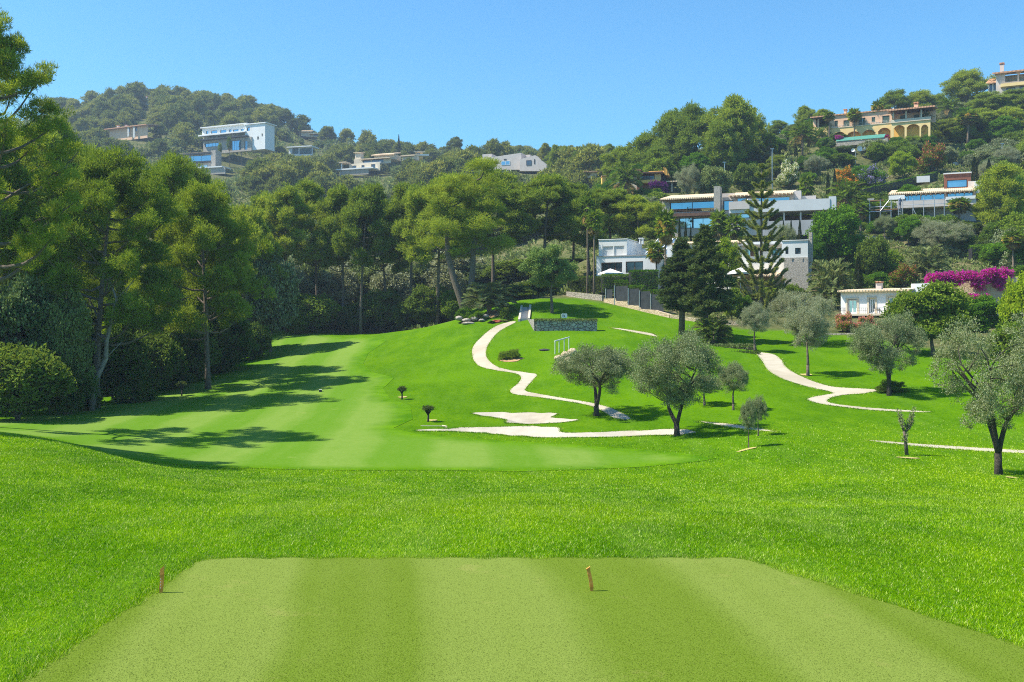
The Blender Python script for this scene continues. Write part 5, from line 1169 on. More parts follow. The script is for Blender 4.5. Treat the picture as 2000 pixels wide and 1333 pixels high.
h.wall('peach', 214, 288, 248, 274, 0, .5, W1); rows(h, W1, d=.2, n=1, w=.12); h.slope('tile_red', 208, 291, 248.5, -1.5, 243.5, 7, .4); h.boxes('column', 'white', [(253.5, 255.5, 248.6, 268, -1.2, -.8)]); h.boxes('column', 'white', [(265, 267, 248.6, 270, -1.2, -.8)]); h.chimney(221, 224, 244, 247, 2, 1, 'white'); h.chimney(237, 240, 243, 246, 2, 1, 'white')
h = House('blue_glass_villa', 'far villa with a wide blue window band and a tan stone end wall', 'villa', 358, 333, 392, -18)
W1 = [(372, 413, 304, 316), (389, 405, 323, 332)]
h.wall('pinkgrey', 358, 414, 303, 336, 0, .5, W1); h.window(372, 413, 304, 316, .2, 'glass_blue', 'charcoal', 2, .15); h.window(389, 405, 323, 332, .2, 'glass_pale', 'white', 2, .15)
h.boxes('fascia', 'charcoal', [(356, 416, 299.5, 303, -1.2, .1)]); h.boxes('balcony', 'charcoal', [(370, 415, 316.2, 319, -1.2, 0)]); h.boxes('wall', 'stone_fine', [(415, 424, 295, 335, -1, 3)]); h.slope('tile', 354, 412, 299.4, -1.2, 292, 6, .3)
h.boxes('terrace', 'white', [(405, 457, 332, 334.5, -8, -2)]); h.boxes('terrace', 'stone_fine', [(405, 462, 334.5, 347, -7.5, -7)])
h = House('blue_pavilion', 'small white-roofed pavilion with two wide blue panes on the far hill', 'villa', 563, 305, 430, -16)
W1 = [(571, 583, 290, 301), (585, 609, 290, 301.5)]
h.wall('white', 564, 610, 288.5, 305, 0, .4, W1); rows(h, W1, d=.15, pane='glass_blue', n=1, w=.15); h.boxes('roof', 'white', [(562, 611, 286.5, 288.5, -1, 6)])
h = House('low_villa', 'low beige villa with small gables just below the far ridge', 'villa', 576, 270, 505, 0)
h.boxes('wall', 'cream', [(588, 606, 257, 268, 0, 6), (606, 640, 261, 268, .5, 6), (626, 646, 256.5, 266, 3, 8)]); h.slope('tile', 585, 609, 257.2, -1, 252.5, 4, .4); h.slope('tile', 604, 642, 261.4, -1, 258.5, 4, .4); h.boxes('window', 'glass_dark', [(612, 634, 263, 266, .35, .45)]); h.boxes('garden_wall', 'dark', [(562, 600, 268.5, 273, -3, -2.6)])
h = House('terraced_villa', 'cream villa with stepped balconies, tiled roofs and a small tower on the far hill', 'villa', 672, 333, 396, -20)
W1 = [(688, 696, 324, 331), (706, 712, 323, 331), (725, 733, 321, 329)]
h.wall('cream', 682, 742, 319, 335, 0, .5, W1); rows(h, W1, d=.2, pane='glass_dark', w=.12)
h.boxes('balcony', 'white', [(664, 738, 331.5, 334, -4, 0)]); h.boxes('column', 'white', [(673.5, 675, 321, 332, -3, -2.6)]); h.boxes('roof', 'tile', [(668, 684, 319, 321, -3.5, 1)])
W1 = [(702, 717, 311, 317), (719, 742, 309, 316)]
h.wall('cream', 684, 756, 307, 319, 3, .5, W1, name='upper_wall'); rows(h, W1, d=3.2, pane='glass_dark', n=2, w=.12); h.slope('tile', 698, 758, 308, 1.5, 305, 6, .3); h.boxes('railing', 'greypale', [(702, 742, 316.6, 318.6, 1.0, 1.2)])
h.boxes('tower', 'cream', [(685, 696, 295, 310, 3.5, 6)]); h.slope('tile', 683, 698, 295.4, 3, 293, 6.5, .3, 'tower_roof')
h.boxes('upper_wall', 'cream', [(712, 752, 296, 306, 8, 14)]); h.slope('tile', 708, 754, 296, 7, 289, 13, .4); h.slope('tile', 762, 790, 296, 9, 291, 14, .4); h.boxes('upper_wall', 'cream', [(764, 788, 296, 304, 10, 14)]); h.boxes('base_wall', 'stone', [(672, 728, 334.2, 345, -3.5, -3)])
h = House('ridge_cottage', 'cream cottage half hidden by trees behind the terraced villa', 'house', 810, 312, 420, 4)
h.boxes('wall', 'yellow', [(811, 826, 297, 310, 0, 6)]); h.slope('tile', 808, 830, 297, -1, 292, 5, .4); h.boxes('window', 'glass_dark', [(814, 820, 300, 305, -.12, -.02)]); h.boxes('balcony', 'white', [(814, 838, 303, 306, -2, -.1)])
h = House('grey_villa', 'grey angular villa with sloping roofline on the far ridge', 'villa', 940, 335, 330, -20)
h.boxes('wall', 'pinkgrey', [(940, 958, 300.5, 326, 1, 8), (1015, 1028, 299, 318, 4, 9)]); mb = MB(); mb.prism([(h.X(a), h.Z(b, a)) for a, b in ((950, 332), (950, 309), (1018, 299), (1018, 332))], 0, 6, 'y'); mb.prism([(h.X(a), h.Z(b, a)) for a, b in ((1018, 336), (1018, 313), (1048, 305), (1070, 325), (1070, 336))], -1.5, 5, 'y'); mb.build('wall', M['pinkgrey'], h.root)
h.window(979, 996, 315, 323, -.1, 'glass_blue', 'white', 2, .1); h.window(1031, 1041, 315, 325, -1.6, 'glass_dark', 'charcoal', 1, .1); h.boxes('window', 'charcoal', [(984, 989, 311, 313.5, -.08, -.01)]); h.boxes('window', 'charcoal', [(1046, 1048, 313, 322, -1.58, -1.51)])
h = House('tiled_house', 'pale house with a long tiled eave behind the bright broad pine', 'house', 1142, 345, 250, -4)
h.boxes('wall', 'cream', [(1143, 1178, 335, 348, 0, 5)]); h.slope('tile_red', 1140, 1180, 335.5, -1, 331, 4, .3)
h = House('orange_stub_house', 'tiny apricot wall peeping out beside the feathery palm on the hill', 'house', 1176, 362, 190, 0)
h.boxes('wall', 'ochre', [(1176, 1183, 345, 362, 0, 2)]); h.boxes('wall', 'white', [(1190, 1222, 354, 360, 0, .4)]); h.boxes('roof', 'tile_red', [(1175, 1184, 343.5, 345, -.3, 2.3)])
for i, (px, top, y, w, mat, lab) in enumerate([(280, 189, 545, 12, 'tile_red', 'pink-roofed house tip on the far ridge between pines'), (172, 205, 540, 10, 'white', 'small white house tip beside the ridge cypress'), (835, 318, 400, 30, 'cream', 'low pale house behind the fairway pines'), (872, 316, 400, 26, 'white', 'white chimneyed house tip behind the fairway pines')]):
    h = House('ridge_house', lab, 'house', px - w / 2, top + 12, y, 0); h.boxes('wall', 'white', [(px - w / 2, px + w / 2, top + 3, top + 16, 0, 6)]); h.slope(mat, px - w / 2 - 1, px + w / 2 + 1, top + 3.3, -1, top, 4, .4)
    h.chimney(px + w * .2, px + w * .2 + 2.5, top - 3, top + 2, 2, .8, 'white')

# ------------------------------------------------------------------ walls, planter, fence, railing, signs
def stonewall(name, pts, t, mat, label, group=None, below=.6, cap=None):
    """pts: (x, y, top z) in plan; wall stands on the ground below"""
    mb = MB(); b = Vector((pts[0][0], pts[0][1], float(gz(pts[0][0], pts[0][1]))))
    for (x0, y0, z0), (x1, y1, z1) in zip(pts[:-1], pts[1:]):
        d = math.hypot(x1 - x0, y1 - y0); nx, ny = -(y1 - y0) / d * t / 2, (x1 - x0) / d * t / 2; g0 = float(gz(x0, y0)) - below; g1 = float(gz(x1, y1)) - below
        V = [(x0 - nx, y0 - ny, g0), (x1 - nx, y1 - ny, g1), (x1 + nx, y1 + ny, g1), (x0 + nx, y0 + ny, g0), (x0 - nx, y0 - ny, z0), (x1 - nx, y1 - ny, z1), (x1 + nx, y1 + ny, z1), (x0 + nx, y0 + ny, z0)]
        mb.add([tuple(Vector(v) - b) for v in V], [(0, 3, 2, 1), (4, 5, 6, 7), (0, 1, 5, 4), (1, 2, 6, 5), (2, 3, 7, 6), (3, 0, 4, 7)])
    o = mb.build(name, M[mat]); o.location = b; return tag(o, label, 'wall', group)
def wp(px, row, y): v = P(px, row, y); return (v.x, v.y, v.z)
stonewall('planter_wall', [wp(1036, 624, 97), wp(1048, 625, 91.5), wp(1166, 625, 91.5)], .45, 'stone_grey', 'low grey rubble planter wall on the lawn beside the path')
x0, y0, z0 = wp(1048, 625, 91.5); x1, _, _ = wp(1166, 625, 91.5)
n = 6000; xx = rng.uniform(x0 - .2, x1, n); yy = 91.5 + rng.normal(0, .16, n); rg = np.random.default_rng(3)
pl = link('planter_greenery', leafmesh('planter_leaves', np.column_stack([xx, yy, np.full(n, z0) + rg.uniform(-.12, .06, n)]), unit(np.column_stack([rg.normal(0, .4, n), -np.abs(rg.normal(0, .5, n)), rg.uniform(-.5, 1, n)])), .12, .05, rg.uniform(0, 1, n), M['scrub'], rg)); tag(pl, 'dry trailing greenery along the top of the planter wall', 'plant')
stonewall('garden_wall', [wp(1182, 584, 108.5), wp(1205, 583, 106.5), wp(1206, 588, 106.4), wp(1228, 590, 104.6), wp(1229, 596, 104.5), wp(1252, 598, 102.8), wp(1253, 604, 102.6), wp(1282, 606, 100.5), wp(1310, 615, 98.6), wp(1360, 622, 97), wp(1450, 628, 96)], .4, 'stone_gold', 'stepped golden stone wall under the dark garden fence')
stonewall('garden_wall', [wp(1108, 570, 113.5), wp(1178, 577, 109.5)], .4, 'stone', 'shaded low stone wall between the pale leafy tree and the stepped wall')
stonewall('garden_wall', [wp(1590, 652, 90), wp(1650, 651, 89), wp(1690, 650, 88)], .4, 'stone', 'shaded rough wall behind the two grey olives')
f = empty('garden_fence', P(1200, 585, 106.3), 0, 'dark screened fence with grey posts stepping down the stone wall', 'fence'); b = f.location.copy()
for (pa, ya, pb, yb, t, u) in ((1184, 108.2, 1196, 107.3, 566, 586), (1201, 106.6, 1226, 104.7, 560, 588), (1228, 104.5, 1248, 103, 565, 597), (1250, 102.8, 1270, 101.4, 570, 604), (1272, 101.3, 1296, 99.7, 576, 608)):
    p = P(pa, u, ya) - b; q = P(pb, u, yb) - b; zt = (P(pa, t, ya) - b).z; mb = MB(); mb.add([p, q, (q.x, q.y, zt), (p.x, p.y, zt), p + Vector((0, .05, 0)), q + Vector((0, .05, 0)), (q.x, q.y + .05, zt), (p.x, p.y + .05, zt)], [(0, 1, 2, 3), (7, 6, 5, 4), (0, 4, 5, 1), (3, 2, 6, 7), (0, 3, 7, 4), (1, 5, 6, 2)]); mb.build('panel', M['charcoal'], f)
    mb = MB(); mb.bar(p + Vector((-.05, -.06, -.5)), (p.x - .05, p.y - .06, zt + .1), .06, 6); mb.build('post', M['metal'], f)
def hedge3(pa, ya, pb, yb, t, u, dd, lab, mat='hedge', n=300, ub=None, grp='hedges of the white villa'):
    p = P(pa, u, ya); q = P(pb, u if ub is None else ub, yb); h = p.z; rg = np.random.default_rng(int(pa)); top = P(pa, t, ya).z - p.z; l = (q - p).length; m = int(n * l * (top * 2 + dd)); s = rg.uniform(0, 1, m); w = rg.uniform(0, 2 * top + dd, m)
    v = np.where(w < top, w, top); v = np.where(w > top + dd, w - top - dd, v); off = np.where(w < top, 0, np.where(w > top + dd, dd, w - top)); side = np.where(w < top, -1, np.where(w > top + dd, 1, 0))
    Pn = np.array(p)[None] * 0 + np.outer(s, np.array(q - p)) + np.column_stack([rg.normal(0, .04, m), off + rg.normal(0, .05, m), v + rg.normal(0, .05, m)]); D = unit(np.column_stack([np.zeros(m), side, (side == 0) + .4]) + rg.normal(0, .55, (m, 3)))
    o = empty('garden_hedge', p, 0, lab, 'hedge', grp); mb = MB(); e = q - p; mb.add([(0, .1, 0), (e.x, e.y + .1, e.z), (e.x, e.y + dd - .1, e.z), (0, dd - .1, 0), (0, .1, top - .12), (e.x, e.y + .1, e.z + top - .12), (e.x, e.y + dd - .1, e.z + top - .12), (0, dd - .1, top - .12)], [(0, 1, 5, 4), (1, 2, 6, 5), (2, 3, 7, 6), (3, 0, 4, 7), (4, 5, 6, 7)]); mb.build('branches', M['dark'], o)
    link('foliage', leafmesh('hedge_leaves', Pn, D, rg.uniform(.6, 1.2, m) * .14, .07, rg.uniform(0, 1, m), M[mat], rg), o)
hedge3(1176, 111, 1230, 110, 538, 572, 1.4, 'dark clipped hedge below the villa\'s parasol')
hedge3(1231, 109, 1286, 107, 530, 566, 1.6, 'tall bright clipped hedge block below the villa windows', 'broad')
hedge3(1201, 107, 1227, 105.2, 550, 573, .8, 'clipped hedge tuft on the highest fence bay')
hedge3(1226, 105.2, 1258, 103, 560, 570, .7, 'clipped hedge top on the second fence bay')
hedge3(1254, 103.2, 1292, 100.8, 569, 577, .7, 'clipped hedge top on the lowest fence bay')
hedge3(1108, 117, 1176, 113, 543, 572, 1.2, 'dark tall hedge between the leafy tree and the villa', 'shrub_dark')
hedge3(1404, 80, 1485, 77, 691, 712, 1.6, 'low dark hedge where the shaded path starts', 'shrub_dark')
hedge3(1395, 82, 1478, 79.5, 676, 690, 1.5, 'tawny low hedge above the dark one at the path start', 'scrub')

# handrail and stone ramp
o = empty('handrail', P(1083, 690, 80), 0, 'pale metal handrail beside the golden rock bank', 'railing'); b = o.location; posts = [(1084, 692, 667, 80), (1092, 690, 665, 80.4), (1102, 688, 662, 81), (1111, 684, 659, 81.6)]
mb = MB()
for px, u, t, y in posts: mb.bar(P(px, u + 6, y) - b, P(px, t, y) - b, .035, 6)
mb.build('posts', M['rail'], o); mb = MB(); mb.bar(P(1083, 667, 80) - b, P(1112, 659, 81.6) - b, .05, 6); mb.build('top_rail', M['rail'], o)
def rock(name, px, row, y, w, hgt, d, mat, label, seed=0, group=None):
    rr = random.Random(seed + px); c = P(px, row, y); k = y / F; mb = MB(); n, m = 12, 7; V = []; Fs = []
    for i in range(m + 1):
        ph = math.pi * i / m
        for j in range(n):
            th = 2 * math.pi * j / n; s = 1 + rr.uniform(-.16, .16); V.append((math.cos(th) * math.sin(ph) * w / 2 * k * s, math.sin(th) * math.sin(ph) * d / 2 * s, math.cos(ph) * hgt / 2 * k * s))
    for i in range(m):
        for j in range(n): Fs.append((i * n + j, i * n + (j + 1) % n, (i + 1) * n + (j + 1) % n, (i + 1) * n + j))
    mb.add(V, Fs); ob = mb.build(name, M[mat], None, True); ob.location = c; return tag(ob, label, 'rock', group)
for i, (px, row, w, hh, lab) in enumerate([(1092, 700, 20, 12, 'pale golden boulder lowest under the handrail'), (1106, 694, 24, 14, 'broad golden boulder in the middle of the rock bank'), (1118, 688, 20, 15, 'golden boulder at the upper end of the handrail'), (1112, 704, 22, 12, 'golden boulder half behind the V-trunked olive'), (1098, 711, 16, 9, 'small golden boulder at the foot of the rock bank')]):
    gx, gy = G(px, row + 5); rock('bank_boulder', px, row, gy + .3, w, hh, 1.0, 'stone_gold', lab, i, 'boulders under the handrail')
for i, (px, row, y, w, hh, lab) in enumerate([(897, 622, 99, 16, 9, 'largest rust-brown rock at the outer end of the rockery'), (911, 626, 98.6, 18, 8, 'flat rock under the twin trunks'), (926, 623, 98.8, 15, 9, 'rock by the clipped round bush'), (915, 632, 98, 26, 6, 'long low slab at the front of the rockery'), (948, 618, 99.5, 16, 7, 'rock below the feathery palm clump'), (941, 626, 98.4, 14, 6, 'small rock near the cactus balls')]): rock('rockery_stone', px, row, y, w, hh, 1.1, 'stone', lab, i, 'rocks of the rockery')
rock('drain_stone', 1064, 684, 82, 22, 5, .8, 'dark', 'flat dark stone lying on the lawn beside the handrail')
# steps with pale kerbs beside the planter
s = empty('garden_steps', P(1020, 628, 97.2), 0, 'narrow dark garden steps between two pale kerbs', 'steps'); b = s.location
for px0, px1 in ((1012, 1017), (1031, 1034)):
    mb = MB(); p = P(px0, 629, 97); q = P(px1, 604, 103.5); p.z = float(gz(p.x, p.y)) - .1; q.z = float(gz(q.x, q.y)) - .1; p -= b; q -= b
    mb.add([p, p + Vector((.2, 0, 0)), q + Vector((.2, 0, 0)), q, p + Vector((0, 0, .35)), p + Vector((.2, 0, .35)), q + Vector((.2, 0, .35)), q + Vector((0, 0, .35))], [(0, 3, 2, 1), (4, 5, 6, 7), (0, 1, 5, 4), (1, 2, 6, 5), (2, 3, 7, 6), (3, 0, 4, 7)]); mb.build('kerb', M['cream'], s)
for i in range(9):
    f = i / 9; y = 97.2 + 6 * f; pa = P(1016 + 4 * f, 600, y); pb = P(1031 + 2.5 * f, 600, y); z = float(gz((pa.x + pb.x) / 2, y + .5)); mb = MB(); mb.box(pa.x - b.x, pb.x - b.x, y - b.y, y + .72 - b.y, z - .35 - b.z, z + .09 - b.z); mb.build('step', M['grey'], s)
# white hole sign
b = PG(1100, 93.6); b.z = P(0, 627, 93.6).z - .35
o = empty('hole_sign', b, 0, 'white rounded sign with black symbols on a post behind the planter wall', 'sign'); k = 93.6 / F
mb = MB(); mb.bar((-5 * k, .04, -.4), (-5 * k, .04, 21 * k), .03, 6); mb.build('post', M['cypress'] if False else M['charcoal'], o)
mb = MB(); w, hh, r = 5.8 * k, 4.4 * k, 2.2 * k; cx, cz = 2.2 * k, 17.2 * k; poly = []
for q, (sx, sz) in enumerate(((1, 1), (-1, 1), (-1, -1), (1, -1))):
    for i in range(5): a = math.pi / 2 * (q + i / 4); poly.append((cx + sx * (w - r) + math.cos(a) * r, cz + sz * (hh - r) + math.sin(a) * r))
mb.prism(poly, -.02, .02, 'y'); bd = mb.build('board', M['white'], o)
mb = MB(); mb.box(cx - 3.4 * k, cx - 2.3 * k, -.03, -.021, cz - 2.4 * k, cz + 1.0 * k); mb.box(cx - 3.4 * k, cx - 1.5 * k, -.03, -.021, cz + 1.1 * k, cz + 2.2 * k); mb.box(cx - .3 * k, cx + .7 * k, -.03, -.021, cz - 2.8 * k, cz - .8 * k); mb.box(cx - .2 * k, cx + .6 * k, -.03, -.021, cz - .1 * k, cz + 1.2 * k); mb.build('symbols', M['dark'], bd)
# purple-flowered retaining wall
stonewall('retaining_wall', [wp(1800, 556, 97), wp(1850, 553, 96), wp(1900, 548, 95), wp(1990, 540, 93.5), wp(2090, 536, 93)], .5, 'stone_gold', 'tall golden stone retaining wall under purple bougainvillea', below=1.2)
def drapes(px0, px1, top0, top1, y, hang, nump, lab, mat='bract', seed=1):
    rg = np.random.default_rng(seed); b = P((px0 + px1) / 2, top0, y); pf = []; k = y / F
    for i in range(nump):
        f = rg.uniform(0, 1); px = px0 + (px1 - px0) * f; t = top0 + (top1 - top0) * f; dn = rg.uniform(0, 1) ** 1.1 * hang * (.25 + .75 * math.sin(f * 11 + seed) ** 2) * (.3 + .7 * f); c = P(px, t + 4 + dn, y - 1.0) - b; pf.append((c.x, c.y + rg.uniform(-.4, .3), c.z, .42, .40))
    Pn, D, t = puffs(rg, pf, nump * 160, up=-.1); o = empty('bougainvillea', b, 0, lab, 'flowering plant'); m = rg.uniform(0, 1, len(Pn)) < .84
    link('blossoms', leafmesh('bract_mesh', Pn[m], D[m], .13, .10, t[m], M[mat], rg), o); link('foliage', leafmesh('bract_leaves', Pn[~m], D[~m], .16, .08, t[~m], M['shrub'], rg), o)
drapes(1814, 1970, 538, 524, 95, 46, 200, 'sheet of vivid purple bougainvillea hanging over the golden wall')
drapes(1890, 1930, 578, 580, 92.5, 14, 30, 'small purple bougainvillea at the foot of the golden wall', seed=2)
drapes(1268, 1302, 352, 356, 171, 26, 40, 'dark violet bougainvillea in front of the orange-roofed house', 'bract_deep', 3)
drapes(1722, 1741, 262, 262, 203, 8, 16, 'purple bougainvillea beside the green cover of the arcaded villa', seed=4)
drapes(1632, 1642, 264, 264, 203, 6, 8, 'tiny pink bougainvillea under the first arch of the arcaded villa', seed=5)
stonewall('terrace_wall', [wp(1560, 352, 183), wp(1600, 355, 182), wp(1640, 354, 182)], .5, 'stone', 'rough reddish terrace wall above the tiled stone villa', below=2.5)
stonewall('terrace_wall', [wp(1860, 318, 186), wp(1935, 315, 186), wp(1990, 322, 186)], .5, 'pinkgrey', 'grey terrace wall behind the rust-red box', below=2.5)
stonewall('terrace_wall', [wp(368, 237, 500), wp(445, 237, 500), wp(470, 242, 500)], .8, 'grey', 'long grey retaining wall under the far ridge pines', below=3)
stonewall('terrace_wall', [wp(1690, 462, 140), wp(1780, 462, 139)], .5, 'stone', 'low stone terrace wall below the scaffolded villa', below=1.5)

# ------------------------------------------------------------------ tee markers and small things
def marker(px, row, tip_px, tip_row, lab):
    y = 3 * F / (row - HZ); b = P(px, row, y); b.z = -2.98; k = y / F; h = (row - tip_row) * k; dx = (tip_px - px) * k; mb = MB(); w = .021
    rr = random.Random(px); prof = []
    for i in range(7):
        f = i / 6; ww = w * (.42 if i == 0 else 1 + rr.uniform(-.12, .12)); cx = dx * f + .004 * math.sin(5 * f); prof.append((cx, h * f - (.05 if i == 0 else 0), ww))
    V = []; Fs = []
    for x, z, ww in prof: V += [(x - ww, -ww * .7, z), (x + ww, -ww * .7, z), (x + ww, ww * .7, z), (x - ww, ww * .7, z)]
    for i in range(6):
        for j in range(4): Fs.append((i * 4 + j, i * 4 + (j + 1) % 4, i * 4 + 4 + (j + 1) % 4, i * 4 + 4 + j))
    t = len(V) - 4; V[t] = (V[t][0], V[t][1], V[t][2] - .03); V[t + 3] = (V[t + 3][0], V[t + 3][1], V[t + 3][2] - .03); Fs += [(0, 3, 2, 1), (t, t + 1, t + 2, t + 3)]
    mb.add(V, Fs); o = mb.build('tee_marker', M['marker']); o.location = b; tag(o, lab, 'tee marker', 'wooden tee markers')
    return o
m = marker(314, 1161, 318, 1109, 'orange-brown wooden tee marker close to the rough edge of the tee')
for i in range(4):
    mb = MB(); mb.prism([(math.cos(a) * .006, math.sin(a) * .008) for a in np.arange(8) * math.pi / 4], -.002, .002, 'y'); mb.build('spot', M['cream'], m, loc=Vector((.003 + .001 * i, -.0165, .055 + .033 * i)))
marker(1156, 1158, 1149, 1110, 'orange tee marker leaning in the middle of the mown tee')
b = PG(626, 71); o = empty('fairway_marker', b, .2, 'small dark box marker lying on the fairway', 'marker'); mb = MB(); mb.box(-.10, .10, -.1, .1, 0, .16); mb.build('body', M['dark'], o); mb = MB(); mb.box(-.11, .11, -.11, .11, .16, .185); mb.build('cap', M['white'], o)
r = empty('bunker_rake', Vector((*G(852, 839), 0)), .5, 'pale wooden rake lying at the edge of the lower sand bunker', 'rake'); r.location.z = float(gz(r.location.x, r.location.y)) + .12
mb = MB(); mb.bar((-.9, 0, .10), (.5, 0, .02), .025, 6); mb.build('handle', M['cream'], r); mb = MB(); mb.bar((.5, -.3, .03), (.5, .3, .03), .03, 6)
for i in range(9): mb.bar((.5, -.28 + .07 * i, .03), (.5, -.28 + .07 * i, -.05), .008, 4)
mb.build('head', M['cream'], r)
def satellite(px, row, y, w, lab, rz):
    k = y / F * w / 2; o = empty('satellite_dish', P(px, row, y), rz, lab, 'satellite dish', 'white dishes on a mast'); mb = MB(); V = [(0, 0, 0)]; Fs = []
    for i in range(1, 4):
        for j in range(14): a = j * 6.283 / 14; rr = k * i / 3; V.append((math.cos(a) * rr, -.35 * rr * rr / k, math.sin(a) * rr))
    for j in range(14): Fs.append((0, 1 + j, 1 + (j + 1) % 14))
    for i in range(2):
        for j in range(14): a0 = 1 + i * 14; Fs.append((a0 + j, a0 + 14 + j, a0 + 14 + (j + 1) % 14, a0 + (j + 1) % 14))
    mb.add(V, Fs); mb.build('reflector', M['white'], o, True); mb = MB(); mb.bar((0, .02, 0), (0, .3, -.1), .05, 5); mb.bar((0, -.05, -k * .9), (0, -k * .9, -k * .1), .03, 4); mb.build('arm', M['metal'], o)
satellite(1678, 291, 188, 11, 'largest white dish in the middle of the mast', .2); satellite(1666, 294, 188, 7, 'small white dish on the mast\'s outer arm', -.5); satellite(1688, 290, 188, 7, 'white dish tilted away beside the largest one', .9)
o = empty('dish_mast', P(1671, 330, 188.6), 0, 'thin grey mast carrying the white dishes', 'mast'); mb = MB(); mb.bar((0, 0, -3), (0, 0, 36 * 188 / F), .06, 6); mb.bar((-.6, 0, 33 * 188 / F), (1.7, 0, 36 * 188 / F), .04, 5); mb.build('pole', M['metal'], o)
for px, top, row, y, lab in ((1508, 292, 372, 172, 'thin grey pole above the tiled stone villa'), (1415, 318, 366, 176, 'thin grey pole between the hillside pines'), (1957, 282, 340, 178, 'thin grey pole beside the rust-red box')):
    o = empty('utility_pole', P(px, row, y), 0, lab, 'pole', 'thin poles on the hillside'); mb = MB(); mb.tube([(0, 0, -2), (0, 0, (row - top) * y / F)], [.09, .06], 6); mb.build('pole_shaft', M['metal'], o); mb = MB(); mb.box(-.3, .3, -.08, .08, (row - top) * y / F, (row - top) * y / F + .12); mb.build('pole_head', M['metal'], o)
def worker():
    me = bpy.data.meshes.new('worker_body'); V = [(0, 0, .95), (0, 0, 1.15), (0, -.02, 1.38), (0, -.03, 1.52), (0, -.05, 1.64), (.10, 0, .9), (.13, -.05, .5), (.14, .02, .08), (.15, -.14, .03), (-.10, 0, .9), (-.12, .06, .5), (-.12, .1, .08), (-.12, -.04, .03), (.2, -.02, 1.36), (.28, -.1, 1.1), (.24, -.3, 1.0), (-.2, -.02, 1.36), (-.28, -.1, 1.1), (-.2, -.32, 1.02)]
    E = [(0, 1), (1, 2), (2, 3), (3, 4), (0, 5), (5, 6), (6, 7), (7, 8), (0, 9), (9, 10), (10, 11), (11, 12), (2, 13), (13, 14), (14, 15), (2, 16), (16, 17), (17, 18)]; R = [.14, .13, .15, .06, .10, .09, .065, .045, .04, .09, .065, .045, .04, .06, .045, .035, .06, .045, .035]
    me.from_pydata(V, E, []); o = link('person', me); o.modifiers.new('skin', 'SKIN')
    for s, r in zip(me.skin_vertices[0].data, R): s.radius = (r, r)
    me.skin_vertices[0].data[0].use_root = True; sm = o.modifiers.new('sub', 'SUBSURF'); sm.levels = 1; sm.render_levels = 2; me.materials.append(M['cloth'])
    o.location = P(1757.5, 409.2, 144.6); o.rotation_euler = (0, 0, .5); tag(o, 'person in dark work clothes standing on the scaffold deck', 'person'); mb = MB()
    mb.tube([(0, -.05, 1.60), (0, -.05, 1.70), (0, -.05, 1.80)], [.115, .14, .05], 8); hd = mb.build('cap', M['white'], o, True)
worker()

